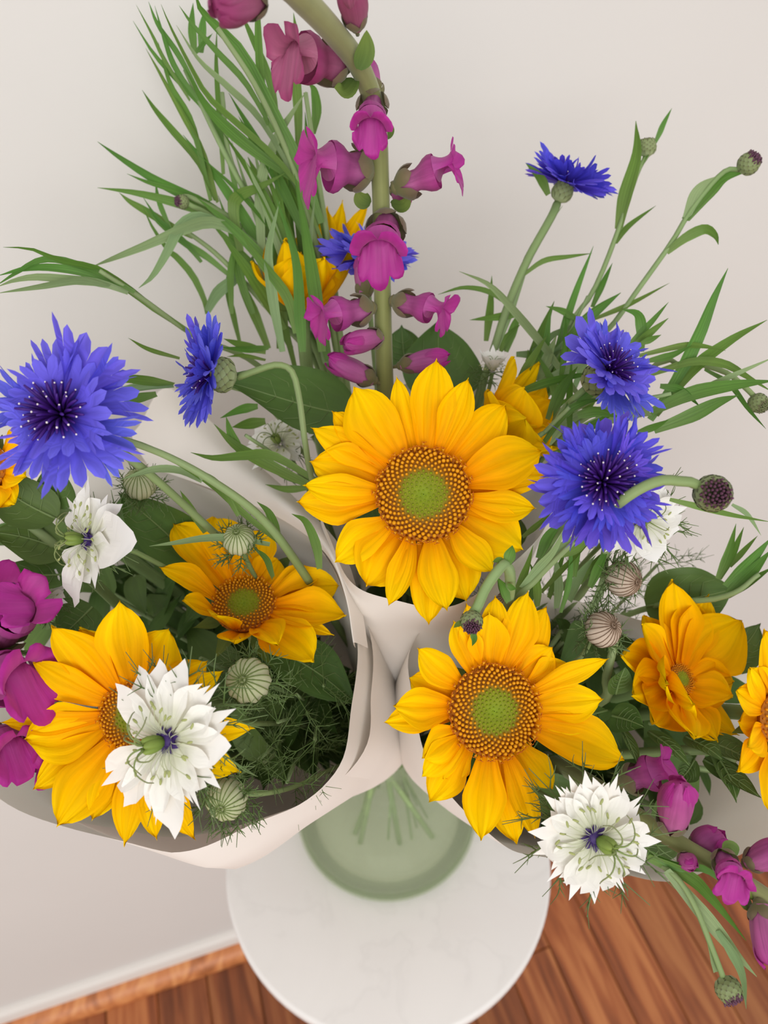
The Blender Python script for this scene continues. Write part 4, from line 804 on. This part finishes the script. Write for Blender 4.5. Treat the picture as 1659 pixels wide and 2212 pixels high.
leafy('grey-green leaf spray crossing in front of the white paper corner', None, [(760, 1400, .46), (640, 1215, .345), (560, 1115, .318), (460, 1040, .305), (360, 985, .298), (262, 948, .285)], 16, [
  (C5([(1000, 1270), (760, 1080), (560, 890), (330, 740), (120, 630), (-40, 560)]), 46*k5, .335, .285), (C5([(930, 1280), (700, 1240), (500, 1240), (300, 1270), (130, 1290)]), 42*k5, .335, .325, True), (C5([(480, 860), (330, 790), (180, 780), (60, 810), (-60, 850)]), 40*k5, .31, .30, True),
  (C5([(720, 1090), (640, 950), (560, 850), (460, 780)]), 34*k5, .315, .31), (C5([(1260, 1440), (1240, 1290), (1170, 1130), (1075, 1075)]), 44*k5, .345, .33), (C5([(990, 1240), (960, 1150), (920, 1060), (845, 995)]), 44*k5, .335, .325), (C5([(500, 1200), (430, 1090), (380, 1000), (335, 920)]), 40*k5, .345, .34),
  (C5([(950, 1500), (900, 1380), (820, 1300)]), 50*k5, .345, .33)])
leafy('spray of narrow leaves rising past the paper corner below the broad dark leaf', None, [(800, 1400, .52), (690, 1080, .40), (600, 990, .375), (530, 940, .36)], 10, [
  (C5([(1230, 850), (950, 690), (760, 690), (560, 705), (405, 668)]), 46*k5, .37, .34), (C5([(1220, 900), (900, 740), (700, 620), (560, 480)]), 56*k5, .375, .36), (C5([(760, 700), (680, 560), (640, 430)]), 44*k5, .37, .36), (C5([(1210, 890), (1000, 800), (870, 690)]), 44*k5, .38, .37),
  (C5([(850, 360), (740, 380), (600, 440)]), 44*k5, .38, .37), (C5([(900, 460), (780, 480), (680, 500)]), 50*k5, .39, .38), (C5([(1200, 900), (1040, 910), (900, 880)]), 34*k5, .38, .375)])
# right-hand stems
D = crop(900, 220, .4575); k4 = .4575
def r(pts, w, d0, d1, pale=False): return (D(pts), w*k4, d0, d1, pale)
RB = (960, 1250, .52)
bud('small green bud between two pointed leaves on the tall upright stem', (1398, 316, .40), (-.1, .95, .3), 18, [D([(1040, 340)])[0]+(.40,), D([(950, 610)])[0]+(.40,), D([(830, 900)])[0]+(.405,), D([(640, 1200)])[0]+(.41,), RB], 51, False, leaves=[
  r([(955, 600), (985, 450), (1040, 250), (1035, 90)], 46, .40, .395), r([(1125, 190), (1160, 110), (1205, 30)], 26, .40, .40), r([(940, 670), (1000, 590), (1130, 490)], 26, .40, .40), r([(830, 970), (880, 860), (925, 760)], 24, .405, .405), r([(1060, 300), (1100, 230), (1135, 210)], 20, .40, .40)])
bud('dark tipped bud at the end of the long arched stem by the wall', (1620, 351, .385), (.35, .35, .8), 22, [D([(1470, 320)])[0]+(.387,), D([(1400, 380)])[0]+(.388,), D([(1290, 520)])[0]+(.39,), D([(1200, 670)])[0]+(.392,), D([(1050, 880)])[0]+(.395,), D([(920, 1060)])[0]+(.40,), D([(700, 1330)])[0]+(.43,), RB], 52, leaves=[
  r([(1270, 560), (1380, 430), (1450, 360), (1545, 335)], 52, .39, .387), r([(1180, 710), (1270, 640), (1360, 600), (1410, 630), (1425, 675)], 34, .392, .38), r([(1270, 550), (1330, 420), (1420, 350)], 40, .39, .387, True)])
bud('small bud on a thin drooping stem beside the wall among arched leaves', (1640, 872, .36), (.3, -.5, .7), 20, [D([(1600, 1400)])[0]+(.361,), D([(1540, 1340)])[0]+(.362,), D([(1440, 1270)])[0]+(.365,), D([(1250, 1240)])[0]+(.37,), D([(1000, 1350)])[0]+(.39,), RB], 53, False)
bud('fat purple bud on a bent stem crossing in front of the violet cornflower', (1541, 1066, .262), (-.22, -.02, .97), 38, [(1500, 1044, .262), (1470, 1040, .262), (1430, 1038, .263), (1385, 1055, .265), (1340, 1085, .27), (1322, 1108, .29), (1280, 1250, .36), (1100, 1450, .50)], 54, stem_w=.0019)
bud('small purple bud bent down over the open sunflower petals', (1019, 1345, .285), (-.05, -.45, .9), 23, [(1032, 1310, .288), (1050, 1270, .29), (1078, 1230, .292), (1092, 1220, .294), (1102, 1245, .300), (1098, 1310, .33), (1080, 1420, .42)], 55, stem_w=.0021, leaves=[
  ([(1088, 1222), (1078, 1212), (1064, 1214)], 14, .294, .292), ([(1094, 1220), (1104, 1195), (1107, 1178)], 18, .294, .29), ([(1020, 1360), (1026, 1380), (1020, 1396)], 14, .286, .285), ([(1010, 1340), (990, 1350), (980, 1356)], 12, .286, .285), ([(1098, 1300), (1086, 1270), (1075, 1250)], 16, .31, .30), ([(1096, 1265), (1106, 1268), (1116, 1272)], 12, .30, .297)])
bud('pale bud hanging low over the wooden floor on a forked grey stem', (1576, 2142, .285), (.20, -.55, .75), 26, [(1560, 2105, .286), (1535, 2040, .288), (1505, 1965, .29), (1470, 1905, .294), (1430, 1870, .30), (1330, 1800, .33), (1150, 1700, .42)], 56, stem_w=.0011, leaves=[
  ([(1440, 1880), (1500, 1950), (1550, 2010), (1590, 2060), (1635, 2110)], 22, .296, .285, M_GRASSP), ([(1550, 2010), (1585, 2060), (1606, 2110), (1612, 2180)], 20, .29, .28, M_GRASSP), ([(1400, 1850), (1490, 1890), (1540, 1940), (1612, 2032)], 30, .30, .285), ([(1400, 1840), (1460, 1870), (1530, 1880), (1630, 1965)], 16, .30, .29), ([(1545, 2100), (1538, 2060), (1520, 2000)], 14, .287, .289, M_GRASSP)])
bud('tiny bud among the tall narrow leaves', (392, 436, .40), (-.6, -.2, .7), 14, [(415, 445, .402), (460, 470, .41), (560, 560, .42), (700, 800, .44)], 57)
GS = 'spray of narrow leaves around the cornflowers above the folded sunflower'; GG = 'leaf sprays above the folded sunflower'
GL_ = iter(['leaf spray around the stalk of the small violet cornflower held highest', 'leaf spray between the highest violet cornflower and the upright bud stem', 'leaf spray with long blades behind the leaning blue cornflower', 'leaf spray reaching past the leaning blue cornflower to the drooping bud', 'short leaf spray between the folded sunflower and the violet cornflower'])
def spray(stem, leaves, w=10): leafy(next(GL_), GG, [RB]+stem, w, leaves+extra(5, (1060, 1250), (820, 1000), (20, 95), (90, 200), (.375, .41), (10, 20), 40))
spray([(1040, 860, .42), (1075, 740, .41), (1110, 640, .405)], [r([(500, 820), (600, 750), (720, 730), (830, 715)], 18, .405, .40), r([(430, 960), (340, 900), (220, 880), (100, 910)], 26, .405, .39), r([(330, 1130), (350, 980), (355, 820)], 34, .415, .41), r([(490, 1000), (380, 1015), (250, 1030)], 26, .41, .40), r([(620, 440), (580, 360), (515, 290)], 36, .405, .40), r([(340, 1240), (430, 1000), (540, 700), (690, 490)], 34, .41, .407, True), r([(420, 1180), (460, 1060), (490, 990)], 30, .415, .41), r([(400, 1180), (420, 1120), (490, 1050)], 30, .415, .41)])
spray([(1130, 900, .41), (1200, 780, .40), (1270, 640, .40)], [r([(650, 1200), (740, 920), (835, 680)], 32, .40, .395), r([(520, 1230), (590, 1080), (650, 940)], 40, .405, .40), r([(760, 1030), (690, 990), (610, 965)], 24, .40, .39), r([(700, 1130), (830, 1000), (965, 900)], 40, .40, .39), r([(830, 1030), (1000, 960), (1195, 855)], 20, .40, .39), r([(470, 1190), (560, 1180), (640, 1100), (780, 1040)], 36, .405, .40, True), r([(620, 1380), (700, 1180), (800, 1060)], 46, .40, .395), r([(600, 1420), (680, 1250), (720, 1130)], 50, .40, .395), r([(560, 1260), (590, 1180), (620, 1090)], 40, .405, .40)])
spray([(1150, 960, .39), (1270, 870, .37), (1400, 800, .36)], [r([(770, 1390), (600, 1150), (450, 970), (340, 860), (200, 800)], 34, .385, .375, True), r([(1000, 1150), (1100, 1050), (1190, 945)], 22, .37, .36), r([(1010, 1170), (1100, 1090), (1190, 1020)], 28, .37, .36), r([(1060, 1140), (1155, 1100)], 22, .365, .36), r([(1100, 1500), (1230, 1300), (1330, 1100), (1400, 930), (1470, 785)], 50, .37, .35), r([(1130, 1480), (1300, 1270), (1480, 1130), (1655, 1030)], 44, .37, .35), r([(1060, 1180), (1060, 1060), (1040, 1000), (970, 980)], 34, .37, .36)])
spray([(1200, 960, .38), (1330, 880, .36), (1450, 850, .35)], [r([(1050, 1200), (1250, 1155), (1350, 1155), (1460, 1175)], 26, .365, .355), r([(1090, 1225), (1200, 1200), (1300, 1150)], 28, .365, .355), r([(1100, 1290), (1300, 1230), (1450, 1240), (1560, 1300), (1680, 1370)], 34, .365, .345), r([(1120, 1460), (1300, 1380), (1500, 1340), (1700, 1315)], 52, .36, .335), r([(1150, 1340), (1250, 1360), (1340, 1440)], 30, .36, .35), r([(1120, 1550), (1300, 1480), (1420, 1420), (1520, 1385)], 46, .355, .34), r([(1300, 1380), (1450, 1310), (1700, 1200)], 22, .36, .34, True), r([(1360, 1260), (1480, 1330), (1570, 1450), (1650, 1545)], 26, .36, .335), r([(1040, 1560), (1120, 1530), (1190, 1500)], 36, .355, .345), r([(940, 1480), (1040, 1450), (1110, 1480)], 70, .36, .35, True)])
spray([(1130, 990, .37), (1180, 930, .355), (1230, 880, .345)], [r([(600, 1617), (700, 1480), (800, 1420), (900, 1405)], 40, .355, .35), r([(640, 1560), (720, 1440), (800, 1340)], 44, .36, .355, True), r([(700, 1480), (760, 1400), (830, 1350)], 40, .36, .355), r([(620, 1500), (680, 1360), (760, 1250)], 44, .37, .365), r([(760, 1480), (850, 1460), (960, 1490)], 40, .355, .35), r([(660, 1440), (640, 1330), (560, 1180)], 34, .38, .385)])
# stems of leaves in the right-hand bouquet
E5 = crop(1040, 840, .373); k6 = .373
def e(pts, w, d0, d1, pale=False): return (E5(pts), w*k6, d0, d1, pale)
leafy('fan of pointed leaves reaching past the broad leaf towards the wall', None, [(1000, 1500, .52), (1350, 1330, .40), (1560, 1290, .36), (1640, 1240, .35)], 12, [
  e([(1370, 1100), (1430, 960), (1475, 780)], 36, .36, .355), e([(1380, 1100), (1460, 950), (1520, 800)], 36, .36, .355), e([(1410, 1140), (1540, 1010), (1680, 860)], 64, .36, .35), e([(1430, 1190), (1550, 1080), (1680, 930)], 56, .36, .35), e([(1430, 1205), (1560, 1120), (1690, 1030)], 44, .36, .35), e([(1440, 1030), (1600, 850)], 26, .36, .355), e([(1450, 670), (1540, 730), (1620, 850)], 22, .35, .345, True), e([(1090, 640), (1250, 680), (1450, 730), (1680, 772)], 26, .30, .30)])
leafy('grey-green leafy stem between the largest sunflower and the violet cornflower', None, [(1080, 1480, .40), (1110, 1315, .335), (1160, 1250, .322), (1240, 1170, .31)], 16, [
  e([(230, 1150), (330, 1030), (420, 930), (500, 770)], 40, .325, .305, True), e([(300, 1060), (440, 940), (520, 880), (590, 810)], 40, .322, .305, True), e([(430, 970), (560, 920), (640, 830)], 36, .32, .31), e([(190, 1200), (240, 1100), (270, 1020), (300, 905)], 36, .33, .32), e([(240, 860), (330, 790), (420, 700)], 36, .34, .335), e([(330, 980), (390, 850), (480, 760)], 44, .33, .32), e([(130, 1210), (110, 1130), (90, 1090)], 26, .335, .33)]+extra(12, (1140, 1310), (1220, 1330), (35, 100), (80, 170), (.335, .37), (9, 17), 40))
# broad leaves that show between the flowers: each is the leaf of a leafy shoot
def shoot(label, stem, leaves, group=None):
    q = [P(*p) for p in stem]; th = Thing('broad_leaved_shoot', label, 'plant stem', q[0], group); mb = MB(); mb.tube(catmull(q, 16), np.linspace(.003, .0018, 16), 8); th.part('stem', mb, M_STEM)
    for k, (b_, t_, w, nc) in enumerate(leaves): leaf_part(th, P(*b_), P(*t_), V(*nc), w/2/F_PX*b_[2], seed=len(label)+k)
    return th
shoot('shoot with a big dark oval leaf under the sideways blue cornflower', [(850, 1200, .48), (790, 960, .40), (760, 890, .39)], [((770, 900, .392), (485, 822, .372), 176, (-.05, .55, .8))])
shoot('shoot with a round green leaf behind the largest sunflower top', [(900, 1150, .48), (940, 900, .43), (962, 830, .42)], [((965, 870, .42), (948, 700, .425), 172, (.0, .2, 1)), ((880, 800, .43), (868, 705, .44), 90, (0, .2, 1))])
shoot('dark leaves beneath the large blue cornflower beside the white flower', [(300, 1350, .42), (120, 1180, .35), (40, 1120, .345)], [((120, 1120, .345), (-20, 1030, .335), 110, (-.2, .4, .9)), ((140, 1190, .35), (-20, 1150, .335), 100, (-.1, .4, .9)), ((150, 1240, .35), (-10, 1240, .335), 90, (-.1, .6, .8)), ((130, 1100, .35), (110, 1000, .34), 80, (.1, .2, 1)), ((200, 1310, .36), (130, 1380, .35), 110, (.1, .4, .9))])
shoot('folded grey-green leaves around the cupped sunflower stalk', [(1100, 1560, .42), (1290, 1520, .36), (1310, 1460, .35), (1330, 1380, .345)], [((1312, 1535, .345), (1205, 1580, .325), 60, (-.2, .7, .6)), ((1318, 1545, .345), (1390, 1570, .33), 70, (.1, .3, 1)), ((1335, 1560, .345), (1380, 1660, .325), 40, (.5, .2, .8)), ((1400, 1580, .35), (1490, 1655, .335), 40, (.1, .7, .7)), ((1330, 1500, .345), (1350, 1440, .34), 60, (.3, .1, 1)), ((1480, 1590, .35), (1560, 1640, .335), 60, (.1, .7, .7))])
shoot('dark leaves under the far petals of the long-petalled sunflower', [(1200, 1640, .42), (1500, 1620, .36), (1590, 1640, .345)], [((1530, 1600, .35), (1630, 1650, .34), 66, (.2, .6, .7)), ((1540, 1620, .35), (1590, 1730, .335), 60, (.3, .2, .9)), ((1520, 1640, .35), (1640, 1720, .335), 50, (.1, .5, .8)), ((1500, 1640, .36), (1460, 1690, .35), 50, (.0, .3, 1))])
# filler inside the wraps: shaded leafy shoots and lacy foliage that show in the gaps
rf = random.Random(5)
def keep_in(cone, rim, p, k=.86):
    """pull a point back inside its paper wrap"""
    H = np.dot(rim.mean(0)-cone.a, cone.ax); h_ = np.dot(p-cone.a, cone.ax)
    if h_ > H*1.02 or h_ < 0: return p
    core = cone.a+(rim.mean(0)-cone.a)*(h_/H); d_ = p-core; d_ = d_-cone.ax*np.dot(d_, cone.ax); r_ = np.linalg.norm(d_)
    q = rim-rim.mean(0); q = q-np.outer(q@cone.ax, cone.ax); ql = np.linalg.norm(q, axis=1); i = int(np.argmax((q@d_)/ql)); lim = (.013+(ql[i]-.013)*h_/H)*k
    return p if r_ < lim else p-d_*(1-lim/r_)
def inside(poly, cone, cnt, label, group, dep=(.03, .09)):
    rim = {id(CL): rimL, id(CR): rimR, id(CC): rimC}[id(cone)]
    cx = np.mean([p[0] for p in poly]); cy = np.mean([p[1] for p in poly])
    for i in range(cnt):
        p = rf.choice(poly); u = math.sqrt(rf.uniform(.02, .62)); x = cx+(p[0]-cx)*u; y = cy+(p[1]-cy)*u
        top = keep_in(cone, rim, cone.at(x, y, -rf.uniform(*dep)), .8); low = cone.a+cone.ax*.04
        th = Thing('inner_leafy_shoot', label, 'plant stem', low, group); q = bez([low, low+cone.ax*.12, top], 12); mb = MB(); mb.tube(q, .0014, 6); th.part('stem', mb, M_STEM)
        for k in range(5):
            bp = q[11-k-k//2]; dv = nz(perp(cone.ax, V(rf.uniform(-1, 1), rf.uniform(-1, 1), .1))+cone.ax*rf.uniform(.1, .7)); L_ = rf.uniform(.026, .052)
            n_ = nz(cone.ax+dv*-.5+V(rf.uniform(-1, 1), rf.uniform(-1, 1), .2)*.3); n_ = nz(n_-dv*np.dot(n_, dv))
            tip_ = keep_in(cone, rim, bp+dv*L_); L_ = max(.008, np.linalg.norm(tip_-bp)); mb = MB(); mb.grid(petal_grid(bp, tip_, n_, L_*rf.uniform(.16, .30), .12, .25, .04, .1, 0, i*9+k, 'leaf', 9, 5)); th.part('leaf', mb, M_LEAF)
inside(RIML, CL, 40, 'shaded leafy shoot deep inside the paper wrap with the drooping white flower', 'shoots inside the first wrap', (.02, .085))
inside(RIMR, CR, 34, 'shaded leafy shoot deep inside the paper wrap with the starry white flower', 'shoots inside the second wrap', (.02, .085))
inside(RIMC, CC, 10, 'shaded leafy shoot deep inside the paper wrap of the largest sunflower', 'shoots inside the third wrap', (.01, .06))
inside([(1140, 1180), (1240, 1160), (1340, 1190), (1430, 1260), (1400, 1340), (1280, 1330), (1150, 1320)], CR, 12, 'shaded leafy shoot in the gap between the violet cornflower and the open sunflower', 'shoots below the violet cornflower', (.0, .04))
inside([(-20, 1090), (120, 1060), (330, 1060), (420, 1190), (430, 1330), (250, 1340), (60, 1380)], CL, 14, 'shaded leafy shoot beneath the small sideways love-in-a-mist', 'shoots beneath the sideways love-in-a-mist', (.0, .05))
def lace(label, cone, spots, L=.03):
    for (x, y, off) in spots:
        top = cone.at(x, y, off); low = cone.a+cone.ax*.08; th = Thing('lacy_foliage', label, 'foliage', low, 'lacy foliage')
        q = bez([low, low+cone.ax*.1, top], 12); mb = MB(); mb.tube(q, .0009, 5); th.part('stem', mb, M_STEM); tm = MB()
        for k in range(5):
            b0 = q[11-k]; dirs = [nz(perp(cone.ax, V(rf.uniform(-1, 1), rf.uniform(-1, 1), .1))+cone.ax*rf.uniform(-.1, .8)) for _ in range(3)]; threads(tm, b0, dirs, L, rf, .00024, 2, 3)
        th.part('thread_leaves', tm, M_THREAD, stuff=True)
lace('lacy thread-leaved foliage in the gap beside the drooping white flower', CL, [(640, 1500, -.015), (680, 1600, -.02), (600, 1560, -.01), (700, 1480, -.03), (560, 1640, -.01), (620, 1690, -.01)])
lace('lacy thread-leaved foliage between the violet cornflower and the cupped sunflower', CR, [(1230, 1270, -.03), (1180, 1320, -.04), (1280, 1300, -.02), (1350, 1320, -.02), (1150, 1620, -.02), (1420, 1220, -.01), (1260, 1220, -.03)])
